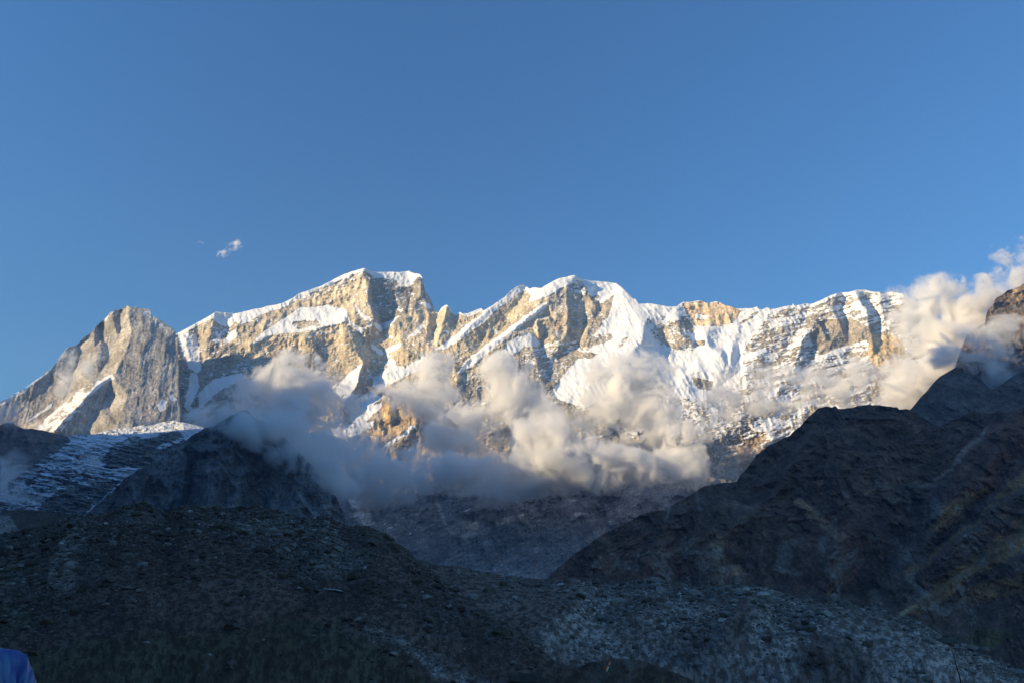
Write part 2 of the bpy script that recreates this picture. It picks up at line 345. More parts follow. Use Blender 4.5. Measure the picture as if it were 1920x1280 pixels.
ST = [
 # saddle, small peak and hanging cliff
 [(333,624,60),(367,606,20),(404,585,-30),(440,588,60),(500,575,60),(540,562,60),(567,547,60)],
 [(404,585,-30),(402,600,-40),(396,625,-50),(388,640,0)], [(424,600,70),(428,615,70),(425,632,60)],
 [(440,588,60),(446,605,10),(440,622,-10),(448,640,-20)],
 [(345,632,40),(375,640,120),(380,700,160),(372,760,200)], [(352,660,90),(360,720,160)],
 [(480,590,30),(462,625,0),(450,650,-10)],
 [(470,642,-60),(500,628,-70),(560,627,-70),(584,622,-70),(600,612,-90),(650,600,-130)],
 [(470,665,60),(520,650,60),(560,650,60),(600,650,20),(630,640,20)], [(480,740,150),(560,700,100),(600,700,80)],
 [(565,628,-90),(572,640,-90),(580,652,-40)], [(595,620,-60),(600,650,40)],
 [(540,600,20),(560,585,40),(613,575,40),(640,580,30)], [(520,615,-20),(560,608,0),(610,600,-10)],
 # dome: left wall, arete, shaded recess, right rib
 [(560,560,70),(580,572,60)], [(600,540,30),(610,570,10)], [(640,520,-40),(640,560,-50),(642,575,-40)],
 [(683,502,-150),(685,530,-150),(690,560,-150),(695,580,-150),(702,600,-120)],
 [(668,528,-90),(672,545,-60)],
 [(705,511,10),(712,540,20),(712,575,10),(714,600,40)],
 [(733,509,70),(740,550,120),(738,590,130)], [(765,508,110),(772,545,170),(770,560,170),(762,585,130)],
 [(787,513,40),(789,530,30),(786,555,10),(775,572,0),(760,585,20)],
 [(796,535,120),(800,552,150),(818,583,220)],
 [(775,575,-30),(768,592,-50),(742,610,-70),(752,620,-60),(764,630,-40)], [(795,560,60),(800,590,20),(796,610,-10)],
 [(782,590,-40),(776,610,-30)],
 [(717,605,140),(719,630,170),(717,655,190),(722,680,190),(702,705,180),(690,730,160)],
 [(648,590,-110),(655,610,-100),(663,640,-100),(670,665,-80),(673,685,-60)], [(690,640,110),(695,670,130),(688,690,120)],
 [(640,620,-60),(640,650,10)], [(648,632,-110),(650,655,-70)], [(630,650,60),(640,690,60)],
 [(752,640,-30),(762,660,-30),(770,680,-20)], [(740,640,80),(738,670,110)],
 # pinnacles
 [(806,590,-20),(800,610,-60),(800,640,-60)], [(821,588,80),(818,610,60),(812,625,50)],
 [(838,572,-90),(832,600,-110),(824,630,-100),(818,650,-70)], [(853,590,50),(856,605,40),(852,620,10)],
 [(863,585,-10),(866,600,-20)], [(880,590,20),(878,605,10)], [(903,578,0),(900,590,0)],
 # first snow band, rock slope, second snow band
 [(927,570,-10),(905,590,-50),(882,610,-80),(862,632,-100),(836,652,-110),(812,656,-90),(790,690,-60)],
 [(963,540,-30),(950,560,-10),(930,585,10),(915,610,10),(905,640,20)], [(985,540,60),(975,565,50),(950,590,60),(948,610,50)],
 [(915,640,-30),(925,630,40)],
 [(1040,526,-80),(1010,555,-90),(990,585,-90),(975,605,-90)],
 [(1028,566,-140),(990,598,-150),(950,625,-150),(915,648,-150),(890,668,-140),(862,688,-120)],
 [(1000,615,-40),(1010,640,40),(1015,655,60)], [(980,620,-90),(970,632,-90)],
 # centre peak
 [(1077,515,-40),(1068,535,-60),(1062,560,-80),(1066,590,-90),(1066,615,-90),(1058,630,-60)],
 [(1028,566,-140),(1035,585,-60),(1050,610,0)], [(1030,590,20),(1035,615,40),(1060,625,60)],
 [(1085,519,20),(1090,545,60),(1095,580,110),(1092,620,130),(1088,650,130)],
 [(1003,600,-60),(1010,625,-80)], [(1020,620,30),(1016,650,60)], [(1030,595,-60),(1040,630,-60)],
 [(1103,548,60),(1112,570,20),(1112,600,20),(1100,620,20),(1092,645,30)], [(1125,565,80),(1125,585,80)],
 [(1148,555,60),(1143,575,10),(1130,600,-20)],
 [(1093,523,150),(1120,527,250),(1157,532,300),(1165,540,200)], [(1115,545,220),(1145,550,220)],
 # snow apron and icefall
 [(1172,545,60),(1180,565,-10),(1192,590,-80),(1205,612,-150),(1205,640,-190),(1190,655,-190),(1165,680,-180),(1130,700,-150),(1100,725,-120)],
 [(1150,600,0),(1130,630,0),(1105,655,0),(1080,690,0),(1052,715,0),(1040,735,0)],
 [(1195,575,-20),(1220,580,-30),(1250,590,0)], [(1215,620,-60),(1230,650,60),(1260,680,110),(1290,690,80)],
 [(1222,600,-40),(1240,640,60),(1270,655,100)],
 [(1265,577,-10),(1268,600,-60),(1275,625,-70),(1285,640,-30)], [(1286,578,60),(1300,610,90),(1302,630,80)],
 [(1330,568,40),(1335,595,40)], [(1300,615,50),(1340,614,20)], [(1322,625,-20),(1330,650,-20)], [(1303,650,70),(1310,665,50)],
 [(1352,620,60),(1345,650,60)], [(1420,575,0),(1390,600,20),(1375,640,10),(1360,670,-10)],
 [(1388,645,40),(1386,670,60),(1392,690,40)], [(1370,660,-30),(1368,690,-50)], [(1350,660,-60),(1358,680,-60),(1345,700,-40)], [(1362,662,10),(1365,678,10)],
 [(1400,690,-60),(1420,665,-50)], [(1285,700,-30),(1310,695,-60),(1330,700,-40)], [(1320,720,60),(1340,730,60)], [(1270,730,-20),(1290,745,-20)],
 # right wall ribs
 [(1480,573,-10),(1470,610,-20),(1440,650,-30),(1420,690,-30)], [(1523,569,30),(1510,600,40),(1480,640,20),(1450,690,20)],
 [(1547,558,-20),(1530,600,-40),(1510,630,-90),(1502,645,-110),(1497,668,-110)], [(1514,645,70),(1524,665,80),(1530,672,20)],
 [(1570,551,-40),(1562,575,-60),(1566,595,-60),(1578,615,-20)],
 [(1578,548,50),(1582,565,90),(1577,582,90),(1588,605,90),(1592,640,60),(1600,670,60)],
 [(1560,640,-20),(1550,680,-20)], [(1538,617,-40),(1552,640,-20)], [(1545,615,30),(1556,637,30)],
 [(1600,546,-40),(1612,560,-70),(1626,580,-90),(1630,610,-80),(1638,640,-60),(1640,670,-40)],
 [(1616,546,20),(1630,562,90),(1645,585,110),(1648,615,110),(1650,640,60)],
 [(1650,548,20),(1652,575,10),(1660,610,20)], [(1668,550,80),(1672,570,90)], [(1685,550,20),(1700,590,0),(1700,640,0)],
 # middle band between the clouds
 [(680,683,-150),(673,702,-150),(668,722,-150),(655,742,-150),(645,765,-120),(640,790,-100)],
 [(686,700,-10),(694,720,60),(690,745,60),(670,760,60)], [(620,735,20),(600,760,20),(596,790,0)],
 [(642,738,-120),(630,770,-100)], [(652,760,30),(652,785,20)],
 [(702,712,120),(700,738,100)], [(720,700,10),(745,690,-20),(775,680,-20)], [(730,730,60),(735,715,40)],
 [(700,765,-30),(702,785,-50),(690,800,-60),(640,806,-60)], [(730,770,-80),(735,785,-90)], [(742,775,30),(735,800,20)],
 [(760,790,-20),(720,815,-40),(660,830,-40),(645,836,0)], [(780,795,-70),(740,815,-60),(700,840,-40)], [(800,800,20),(790,830,60)],
 [(870,700,-40),(860,740,-80),(850,780,-60)], [(905,720,-20),(900,760,20)], [(972,760,-120),(950,800,-120),(900,820,-90)], [(985,770,0),(970,810,20)],
 [(995,645,-80),(1005,670,-80),(1015,700,-60),(1020,730,-40)], [(1030,680,60),(1020,700,40)], [(1048,755,-60),(1060,745,-60)],
 [(1160,765,-100),(1140,790,-100),(1095,820,-100)], [(1180,780,20),(1150,830,20)],
 [(1450,750,-60),(1400,768,-120),(1370,800,-100),(1330,835,-60),(1300,870,-20)], [(1420,800,-60),(1450,820,-40),(1440,860,-60)], [(1470,770,20),(1480,830,20)],
 [(1400,850,-60),(1340,880,-60)], [(1380,830,40),(1410,840,60)],
 [(700,850,0),(760,870,60),(800,900,0)], [(655,930,0),(690,1000,-60),(720,1060,-80)], [(700,930,80),(740,1000,60)],
 [(1000,915,-120),(930,960,-100),(900,1010,-60),(880,1060,-20)], [(815,930,60),(835,975,90),(850,1010,60)], [(880,940,-60),(860,980,-30)],
 [(1130,930,-100),(1060,985,-100),(1000,1050,-60)], [(1060,930,40),(1010,990,60),(960,1040,60)], [(1230,900,-60),(1180,950,-60)], [(1190,900,60),(1130,970,60)],
]
FM.relief(ST, bnd)
FM.a = blur(FM.a, 1.3)
SNM = Field(290, 1990, 480, 1130, 0.1)      # snow
Xf, Yf = SNM.X, SNM.Y
SNM.a = 0.25 + 0.06 * np.clip((Xf - 850) / 120, 0, 1) + 0.27 * np.clip((Xf - 1130) / 60, 0, 1)
SNM.a *= np.clip((960 - Yf) / 160, 0.12, 1)
SNM.a = np.where((Yf > 800) & (Xf > 1000), SNM.a * np.clip((900 - Yf) / 100, 0.2, 1) , SNM.a)
SNM.a = np.where((Xf > 1400) & (Yf < 720), 0.55, SNM.a)
def snow(v, s): SNM.poly(PL(s), v)
snow(.75, "333,625 367,628 372,650 378,692 370,702 355,690 340,655")
snow(.9, "357,697 368,700 374,725 362,745 355,772 345,762 353,730")
snow(.8, "372,735 400,712 430,703 456,696 455,710 430,722 402,742 372,768")
snow(.33, "380,650 470,660 460,700 390,700")
snow(1, "333,625 367,604 404,585 400,590 372,611 340,628")
snow(1, "405,584 440,588 438,608 425,612 412,608 400,596")
snow(.45, "394,612 438,614 436,630 400,632")
snow(1, "440,586 500,573 540,560 533,572 500,586 480,592 465,603 450,607 441,600")
snow(.9, "417,640 428,628 441,616 444,632 428,642")
snow(1, "400,638 414,628 414,638 404,642")
snow(1, "561,577 590,576 613,572 640,579 648,582 653,590 649,603 633,608 600,617 584,619 562,623 537,625 510,628 487,638 470,645 487,627 510,612 529,599 554,584")
snow(.4, "545,603 595,600 600,612 560,618")
snow(.5, "595,540 640,518 683,503 681,520 650,535 610,548 560,566 567,550")
snow(1, "600,537 640,517 683,501 684,508 650,519 605,541")
snow(1, "686,503 700,509 787,512 776,527 765,537 752,535 742,527 738,518 712,514 700,516")
snow(.45, "690,515 738,519 742,532 720,540 700,532")
snow(1, "664,571 680,586 697,597 695,602 680,594 668,581")
snow(1, "653,592 660,606 680,613 698,610 688,600 686,616 678,626 668,620 656,608")
snow(1, "699,604 717,612 719,619 714,624 704,614")
snow(1, "716,606 735,600 748,592 741,603 722,613")
snow(1, "720,614 737,607 735,612 722,618")
snow(1, "725,625 738,632 735,636 724,632")
snow(1, "697,644 718,658 718,667 706,660 697,653")
snow(1, "720,655 735,647 752,643 751,651 735,659 721,660")
snow(1, "722,662 735,665 727,668")
snow(1, "743,577 757,581 750,585")
snow(1, "785,570 797,563 810,575 806,580 795,572")
snow(1, "787,611 799,609 785,624 768,634 753,647 765,632")
snow(1, "925,577 921,592 903,606 884,618 862,637 834,654 810,656 834,642 857,626 874,609 900,592")
snow(.9, "873,586 903,577 900,586 880,593")
snow(1, "1029,564 1026,574 996,597 962,625 936,645 906,666 880,690 860,700 868,684 885,666 912,646 950,621 985,592 1010,573")
snow(1, "910,579 947,557 963,540 980,532 992,540 978,548 958,560 930,582 905,600 882,618 882,610 905,590")
snow(1, "994,542 1007,538 1023,534 1040,525 1063,519 1077,514 1085,522 1072,530 1054,540 1034,552 1005,563 990,567 996,556")
snow(.5, "1054,540 1085,522 1098,545 1075,548")
snow(1, "1085,519 1110,526 1140,527 1157,531 1170,543 1163,554 1150,555 1140,560 1130,568 1115,562 1105,553 1098,538")
snow(.1, "1110,556 1125,553 1120,560 1110,561")
snow(1, "1152,556 1165,549 1172,542 1195,572 1220,567 1243,571 1270,572 1284,582 1272,598 1265,600 1240,592 1212,598 1212,612 1222,630 1236,645 1260,656 1292,662 1310,656 1298,640 1294,622 1306,612 1345,612 1352,618 1375,602 1395,585 1416,574 1445,579 1432,600 1404,640 1388,672 1396,690 1380,722 1340,742 1300,748 1250,742 1180,722 1100,762 1050,750 1035,735 1060,700 1100,652 1112,630 1140,596")
snow(.42, "1096,636 1120,628 1148,625 1150,634 1128,646 1100,658")
snow(.05, "1050,661 1110,661 1120,664 1112,673 1060,672 1048,667")
snow(.5, "1020,640 1090,640 1092,660 1020,660")
snow(.35, "1158,640 1180,628 1175,640 1160,650")
snow(.45, "1216,603 1250,610 1275,600 1285,612 1292,640 1280,652 1240,640 1222,625")
snow(.05, "1235,636 1262,645 1278,642 1272,655 1250,648")
snow(.1, "1275,590 1290,600 1302,618 1296,625 1284,615")
snow(.3, "1302,640 1324,638 1322,650 1304,651")
snow(.1, "1296,708 1312,708 1340,714 1334,732 1318,730 1302,722")
snow(.12, "1278,566 1330,566 1383,578 1386,592 1370,604 1350,612 1300,612 1296,596 1285,585")
snow(1, "1303,590 1330,592 1325,600 1304,598")
snow(.25, "1385,605 1420,582 1422,588 1392,607")
snow(1, "942,656 955,642 972,632 992,624 1003,632 1013,645 1002,650 985,650 972,660 955,668 938,664")
snow(.45, "985,650 1012,648 1030,660 1055,680 1050,720 1020,710 1000,700 985,670")
snow(.15, "1555,600 1600,600 1640,618 1640,640 1600,645 1545,664 1528,650 1518,628")
snow(.1, "1636,622 1690,632 1700,660 1690,690 1640,690 1625,655")
snow(1, "1529,668 1560,658 1590,647 1592,655 1560,666 1532,674")
snow(1, "1600,645 1625,637 1624,641 1604,650")
snow(.4, "1530,680 1700,690 1760,720 1740,780 1560,760")
snow(.7, "1660,730 1730,670 1720,740 1650,770")
snow(1, "680,682 674,705 667,728 645,738 618,744 640,715 660,695")
snow(1, "640,745 655,730 665,738 660,748")
snow(1, "688,690 682,681 695,696 690,698")
snow(1, "715,700 735,680 762,688 800,660 795,688 772,700 742,716 712,731 700,722 702,706")
snow(.9, "720,680 735,668 745,678 735,690")
snow(.95, "655,765 668,748 700,730 714,745 694,765 662,772")
snow(1, "655,792 662,768 692,766 714,750 716,760 702,776 682,796")
snow(1, "613,805 650,797 700,790 697,800 672,815 642,822 626,818")
snow(.9, "705,845 730,828 770,800 780,796 768,810 735,832")
snow(.5, "1380,752 1500,765 1490,800 1430,795 1395,785")
snow(.75, "1400,795 1440,780 1490,790 1480,802 1420,810")
snow(.05, "1420,765 1452,748 1465,762 1455,775 1430,785")
snow(.35, "870,700 960,720 930,760 850,780")
snow(.4, "895,805 950,790 962,770 955,800 930,815")
snow(1, "1210,800 1240,792 1238,797 1212,805"); snow(1, "1180,808 1212,798 1205,804 1182,812"); snow(.9, "1090,822 1130,815 1128,819 1095,826")
RIM = np.interp(Xf[0], [333, 440, 533, 600, 683, 700, 760, 790, 800, 905, 990, 1085, 1175, 1200, 1270, 1290, 1380, 1410, 1500, 1560, 1700, 1760],
                       [4, 10, 9, 5, 6, 10, 16, 4, 1, 6, 9, 6, 6, 8, 6, 1.5, 1.5, 5, 6, 5, 5, 3])
SNM.a = np.where(Yf < np.interp(Xf[0], SKY_MASSIF[:, 0], SKY_MASSIF[:, 1])[None] + RIM[None], 1.0, SNM.a)
SNM.a = np.minimum(blur(SNM.a, 0.8), 0.90)
SNM.a = np.where((Yf < 760) & (Xf < 1140) & (SNM.a < .34), np.maximum(SNM.a, .30), SNM.a)
# rock colour
RK = [Field(290, 1990, 480, 1130, v) for v in (0.30, 0.275, 0.235)]
def rock(c, s, soft=0):
    for f, v in zip(RK, c): f.poly(PL(s), v)
OCH = (0.52, 0.45, 0.335)
rock((.42, .37, .285), "333,620 683,500 900,575 1080,515 1110,640 1000,660 850,720 640,700 560,650 440,650")
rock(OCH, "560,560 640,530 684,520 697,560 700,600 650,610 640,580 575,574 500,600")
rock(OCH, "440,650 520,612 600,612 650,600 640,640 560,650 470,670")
rock((.24,.225,.20), "690,505 785,512 790,540 775,590 740,612 700,600 694,560")  # shade of the dome's recess put into its rock colour
rock((.46,.40,.29), "905,600 1030,560 1000,600 960,625 900,660 800,700 820,640 850,620")
rock((.48,.42,.32), "800,585 850,570 880,600 850,640 800,670 745,620 770,585")
rock((.54,.44,.31), "1275,560 1390,570 1380,605 1345,615 1300,615 1288,595")
rock((.40,.36,.30), "1030,555 1075,550 1070,640 1030,620")
rock((.46,.36,.22), "1636,622 1690,632 1700,660 1690,690 1640,690 1625,655")
rock((.55,.37,.16), "715,755 760,750 750,775 725,790 705,800 720,775")
rock((.40,.30,.19), "690,800 780,760 820,770 760,810 700,830 650,840")
rock((.32,.26,.2), "1400,820 1480,800 1460,860 1400,900 1380,860")
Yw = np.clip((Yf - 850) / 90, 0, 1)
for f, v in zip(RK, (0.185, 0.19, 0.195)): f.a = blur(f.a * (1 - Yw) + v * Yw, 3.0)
# pale slabs and water streaks low on the shaded wall
def slab(v, s):
    for f, c in zip(RK, v): f.poly(PL(s), c)
slab((.34,.335,.32), "835,985 870,975 900,980 893,1000 870,1010 845,1000")
slab((.32,.315,.30), "812,935 818,925 822,940 832,965 838,985 830,980 820,955")
slab((.42,.41,.40), "655,935 675,920 690,940 700,985 685,985 665,970")
slab((.45,.44,.42), "920,975 985,960 980,968 930,985"); slab((.6,.6,.58), "1060,935 1085,938 1070,942"); slab((.6,.6,.58), "1075,960 1100,962 1080,968")
for f in RK: f.a = blur(f.a, 1.0)

def d_massif(X, Y, sy, by):
    wx, wy = warp(X, Y, 5.0)
    D0 = 8100 - (Y - 500) * 5.0
    sn = SNM.at(*warp(X, Y, 3.5, 3))
    px, py, pz = P3(X, Y, D0); px = px / D0 * float(np.mean(D0))
    strata = pz - 0.50 * px
    strata = strata + 60 * fbm(px / 260., pz / 260., 0 * px, 4, .6, 33)
    st = fbm(strata / 30.0, (px + pz) / 190.0, 0 * px, 5, 0.68, 31)
    wst = np.clip((X - 1360) / 60, 0, 1) * np.clip((1000 - Y) / 80, 0.2, 1) + 0.35 * np.clip((1060 - X) / 60, 0, 1) * np.clip((900 - Y) / 80, 0, 1)
    wst = np.clip(wst, 0, 1)
    bl = np.where((sn > 0.3) & (sn < 0.7), 1, 0.35)
    sn = sn + wst * bl * st * 1.0
    sn = sn + np.where(sn < 0.7, 0.42, 0.26) * fbm(px / 60.0, py / 300.0, pz / 60.0, 5, 0.7, 12) + np.where(sn < .7, .66, .34) * fbm((px + .5 * pz) / 26., (pz - .45 * px) / 11., 0 * px, 4, .65, 13)
    lowm = np.clip((Y - 900) / 50, 0, 1)
    sn = sn + lowm * 1.6 * np.clip(fbm((px + .4 * pz) / 110., (pz - .42 * px) / 13., 0 * px, 5, .65, 34) - .22 + .25 * fbm(px / 200., pz / 200., 0 * px, 3, .5, 35), 0, .5)
    snc = np.clip((sn - 0.3) / 0.4, 0, 1)
    # rock relief: flutes that run down the face, broken by ledges
    big = ridged(px / 420.0, D0 / 900.0, pz / 900.0, 5, 0.55, 2)
    med = ridged(px / 95.0, D0 / 400.0, pz / 210.0, 5, 0.6, 4)
    fine = fbm(px / 24.0, D0 / 200.0, pz / 40.0, 4, 0.6, 9)
    led = fbm(px / 300.0, pz / 34.0, 0 * px, 4, 0.6, 14)
    low = np.clip((Y - 860) / 60, 0, 1)
    D = D0 + FM.at(wx, wy) - (1 - .6 * snc) * (62 * (big - .5) + 44 * (med - .5)) - (1 - .8 * snc) * (13 * fine + 9 * led) - snc * (15 * (ridged((px + .3 * pz) / 46., pz / 120., 0 * px, 4, .6, 15) - .5) + 3 * fine) - 16 * wst * st - low * 110 * (ridged(px / 300., pz / 260., 0 * px, 5, .6, 77) - .5)
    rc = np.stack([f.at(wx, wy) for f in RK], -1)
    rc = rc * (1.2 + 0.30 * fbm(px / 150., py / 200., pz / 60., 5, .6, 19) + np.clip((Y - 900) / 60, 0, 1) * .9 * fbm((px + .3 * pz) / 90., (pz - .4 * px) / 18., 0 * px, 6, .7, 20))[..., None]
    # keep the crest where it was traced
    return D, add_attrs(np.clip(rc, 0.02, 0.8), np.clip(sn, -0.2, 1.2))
o, G_massif = sheet('snow_mountain', SKY_MASSIF, 1120, 296, 1980, 1340, 470, d_massif, MAT_MASSIF, jam=(1.6, 14), back=(6, 260, 230), seed=3)
props(o, 'snow and ice covered mountain wall with a blocky summit and a pointed summit', kind='structure')

# ---------------------------------------------------------------- granite peak on the left
SKY_GRAN = PL("""-140,800 -60,775 0,753 15,745 30,736 47,727 62,715 80,703 84,698 92,695 99,687 107,677 116,664 125,652 133,650 143,647 147,643 150,640 157,633 167,626 177,617 180,612 187,606 197,597 203,590 207,585
213,583 225,580 232,578 238,574 241,573 246,577 257,576 262,579 272,579 282,581 283,593 289,593 300,600 312,609 325,617 329,622 333,640 336,700 338,780 340,880""")
FG = Field(-150, 350, 560, 960)
bndg = [[(-150, 550, 0), (350, 550, 60), (352, 970, 120), (-150, 970, 0), (-150, 550, 0)]]
FG.relief([
 [(240,573,-120),(240,600,-120),(246,618,-120),(238,648,-120),(226,676,-130),(218,693,-140),(208,704,-140),(178,724,-170),(150,755,-190),(136,771,-200),(118,790,-210),(100,806,-210)],
 [(264,578,-80),(268,620,-80),(262,680,-80),(240,740,-90),(220,800,-100)], [(283,590,-20),(300,640,-10),(300,740,0),(290,810,0)], [(330,622,80),(336,700,80),(336,790,90)],
 [(197,597,-30),(200,625,20),(204,650,40),(207,680,60),(190,690,40),(186,700,20)],
 [(213,583,-60),(212,600,-70),(214,612,-60)], [(226,580,0),(224,610,0),(222,630,10),(214,655,20)],
 [(177,617,-30),(177,650,-20),(182,672,-10),(184,690,0)], [(184,612,60),(190,635,60)],
 [(190,640,-10),(188,660,-10)],
 [(145,648,40),(140,690,80),(130,730,90),(110,765,100),(80,785,110),(40,800,100)],
 [(125,652,-60),(112,672,-50),(93,696,-40),(60,718,-50),(0,753,-50),(-100,790,-50)],
 [(140,655,-20),(128,668,10)], [(90,720,30),(60,750,50),(30,780,70)],
 [(150,700,0),(160,730,-60),(130,760,-80)], [(200,720,-60),(190,750,-60),(175,780,-40),(150,800,-40),(120,812,-60)], [(195,745,30),(150,815,20)],
 [(110,795,-120),(95,810,-100)], [(120,790,-150),(105,815,-60)],
], bndg)
FG.a = blur(FG.a, 1.2)
SNG = Field(-150, 350, 560, 960, 0.08)
def sg(v, s): SNG.poly(PL(s), v)
sg(.62, "170,715 207,700 215,697 205,712 185,725 165,745 150,765 135,785 115,812 50,812 70,795 95,775 120,755 140,735 158,722")
sg(.85, "40,795 90,760 105,750 95,765 60,785")
sg(1, "190,712 210,702 214,707 195,718 175,735 172,728")
sg(1, "-60,775 0,753 47,727 80,703 92,695 82,706 50,732 5,757")
sg(1, "142,650 135,670 128,678 134,662"); sg(.9, "197,597 213,583 218,585 205,592 198,604"); sg(.5, "262,580 283,582 300,602 328,622 310,618 290,605 284,598 268,590")
sg(.95, "295,760 305,748 315,752 311,768 300,772"); sg(1, "320,737 325,741 334,750 327,752 318,747")
sg(.8, "208,731 226,738 216,738"); sg(.7, "135,772 155,766 150,772 137,776")
SNG.a = blur(SNG.a, 0.8)
def d_gran(X, Y, sy, by):
    wx, wy = warp(X, Y, 4.0, 7)
    D0 = 6900 - (Y - 575) * 4.6
    px, py, pz = P3(X, Y, D0); px = px / D0 * float(np.mean(D0))
    sn = SNG.at(*warp(X, Y, 3.0, 8)) + 0.55 * fbm(px / 40., pz / 40. - px / 90., 0 * px, 4, .65, 41)
    snc = np.clip((sn - .3) / .4, 0, 1)
    flute = ridged(px / 120., D0 / 900., pz / 1400., 5, .6, 22)
    med = fbm(px / 34., D0 / 300., pz / 150., 5, .62, 23)
    D = D0 + FG.at(wx, wy) - (1 - .6 * snc) * (17 * (flute - .5) + 8 * med) - 8 * fbm(px / 50., pz / 50., 0 * px, 4, .6, 25)
    c = np.array([0.43, 0.415, 0.385]) * (1 + 0.3 * fbm(px / 60., py / 200., pz / 600., 5, .6, 29))[..., None] * (1 + 0.2 * fbm(px / 400., py / 200., pz / 300., 4, .6, 28))[..., None]
    return D, add_attrs(c, np.clip(sn, -.2, 1.2))
o, _ = sheet('granite_mountain', SKY_GRAN, 930, -140, 339, 420, 330, d_gran, MAT_MASSIF, jam=(1.6, 12), back=(6, 230, 260), seed=8)
props(o, kind='structure')

# ---------------------------------------------------------------- glacier low on the left
SKY_GL = PL("-140,830 0,822 60,812 110,815 130,818 170,812 210,806 250,800 290,795 325,787 345,792 380,800 450,830")
SNL = Field(-150, 460, 780, 1010, 0.78)
def sl(v, s): SNL.poly(PL(s), v)
sl(.2, "190,862 215,835 240,822 290,818 335,805 350,830 300,860 280,880 240,872 215,875")
sl(.75, "290,838 345,818 340,826 295,843"); sl(.45, "205,838 240,824 270,822 240,840 215,850")
sl(.62, "0,890 70,880 160,880 240,890 200,920 150,970 0,970")
sl(.3, "100,920 200,900 230,900 150,970 60,970")
SNL.a = blur(SNL.a, 2)
def d_glac_base(X, Y):
    return 5500 - (Y - 800) * 8.5 - 250 * np.clip((X - 250) / 100, 0, 1) * 0
def d_glac(X, Y, sy, by):
    D0 = d_glac_base(X, Y)
    px, py, pz = P3(X, Y, D0); px = px / D0 * float(np.mean(D0))
    u = (py * .8 + px * .3); v = px * .8 - py * .3
    cr = ridged((pz + .30 * px) / 45., px / 120., 0 * px, 5, .6, 45)
    c2 = ridged((px + .5 * pz) / 34., pz / 15., 0 * px, 5, .65, 46)
    sn = SNL.at(*warp(X, Y, 7, 12)) + .5 * fbm(px / 45., (pz + .3 * px) / 18., 0 * px, 6, .75, 47) + .4 * (c2 - .5)
    k = np.clip((Y - 800) / 60, .35, 1)
    D = D0 - k * (95 * (cr - .5) + 48 * (c2 - .5) + 22 * (ridged(px / 14., pz / 12., 0 * px, 3, .6, 44) - .5)) - 30 * fbm(px / 160., py / 160., pz / 100., 4, .6, 48)
    c = np.array([.2, .185, .165]) * (1 + .4 * fbm(px / 80., py / 80., pz / 60., 4, .6, 49))[..., None]
    return D, add_attrs(c, sn)
MAT_ICE = mountain_mat('glacier_ice', 1.6, snowcol=(.74, .78, .82), bump=5)
o, _ = sheet('glacier', SKY_GL, 1005, -140, 450, 560, 300, d_glac, MAT_ICE, jam=(3.5, 14), back=(5, 120, 60), seed=12)
props(o, kind='structure')

# ---------------------------------------------------------------- dark crag at the left edge
SKY_CR = PL("-140,830 -80,805 -20,800 0,797 8,793 22,792 33,798 45,803 60,803 75,805 90,808 104,812 118,815 127,818 133,826 138,840 150,900")
def d_crag(X, Y, sy, by):
    g = d_glac_base(X, Y)
    dist = ((125 - X) * 0.60 + (828 - Y) * 0.80 + (X - 125) * 0.0)      # distance to the line (128,826)-(45,886)
    dist = ((128 - X) * 60 - (Y - 826) * 83) / math.hypot(60, 83)
    px, py, pz = P3(X, Y, g); px = px / g * float(np.mean(g))
    D = g - 5.5 * dist - 60 * (ridged(px / 130., py / 300., pz / 260., 5, .6, 52) - .5) - 15 * fbm(px / 30., py / 30., pz / 60., 4, .6, 53)
    c = np.array([.17, .155, .145]) * (1 + .4 * fbm(px / 60., py / 60., pz / 120., 5, .6, 54))[..., None]
    return D, add_attrs(c, np.full(X.shape, -.1))
o, _ = sheet('crag', SKY_CR, 960, -140, 150, 200, 130, d_crag, MAT_DARK, jam=(1.5, 14), back=(5, 90, 110), seed=15)
props(o, kind='structure')

# ---------------------------------------------------------------- dark pyramid
SKY_PY = PL("""110,1000 150,972 160,965 180,948 200,930 215,917 240,893 260,878 280,866 300,850 330,836 345,828 358,818 370,810 385,800 400,795 415,786 430,778 443,772 455,767 463,768 475,778
500,795 515,806 530,820 545,835 560,850 572,860 580,868 592,880 600,893 612,905 620,915 630,930 635,942 645,962 650,978 660,1010""")
FP_ = Field(100, 670, 750, 1060)
FP_.relief([
 [(458,767,-150),(450,800,-120),(420,850,-120),(400,900,-130),(390,960,-120),(385,1050,-120)], [(330,840,80),(330,880,60),(325,940,60),(320,985,80)],
 [(350,860,-20),(345,900,-40),(338,960,-40)], [(362,860,60),(355,900,60),(352,950,60)],
 [(500,800,0),(500,870,60),(480,950,80),(470,1050,60)], [(560,860,-60),(560,920,-90),(570,1000,-90)], [(620,920,60),(620,990,60)], [(250,900,40),(240,960,20)],
], [[(100, 740, 80), (670, 740, 80), (670, 1070, 60), (100, 1070, 60), (100, 740, 80)]])
FP_.a = blur(FP_.a, 1.5)
def d_pyr(X, Y, sy, by):
    D0 = 3950 - (Y - 770) * 2.6
    px, py, pz = P3(X, Y, D0); px = px / D0 * float(np.mean(D0))
    wx, wy = warp(X, Y, 6, 20)
    r = ridged(px / 150., py / 500., pz / 330., 6, .6, 61)
    D = D0 + 1.8 * FP_.at(wx, wy) - 170 * (r - .5) - 60 * (ridged(px / 50., pz / 90. + px / 80., 0 * px, 5, .6, 64) - .5) - 14 * fbm(px / 16., pz / 24., 0 * px, 4, .65, 62)
    c = np.array([.20, .19, .185]) * (1 + .8 * fbm(px / 55., pz / 420., 0 * px, 5, .6, 66))[..., None] * (1 + .5 * fbm(px / 50., py / 50., pz / 90., 5, .62, 63))[..., None]  # paler slabs and dark grooves; gully shading is put into the rock colour
    sn = -.1 + 0 * X
    return D, add_attrs(c, sn)
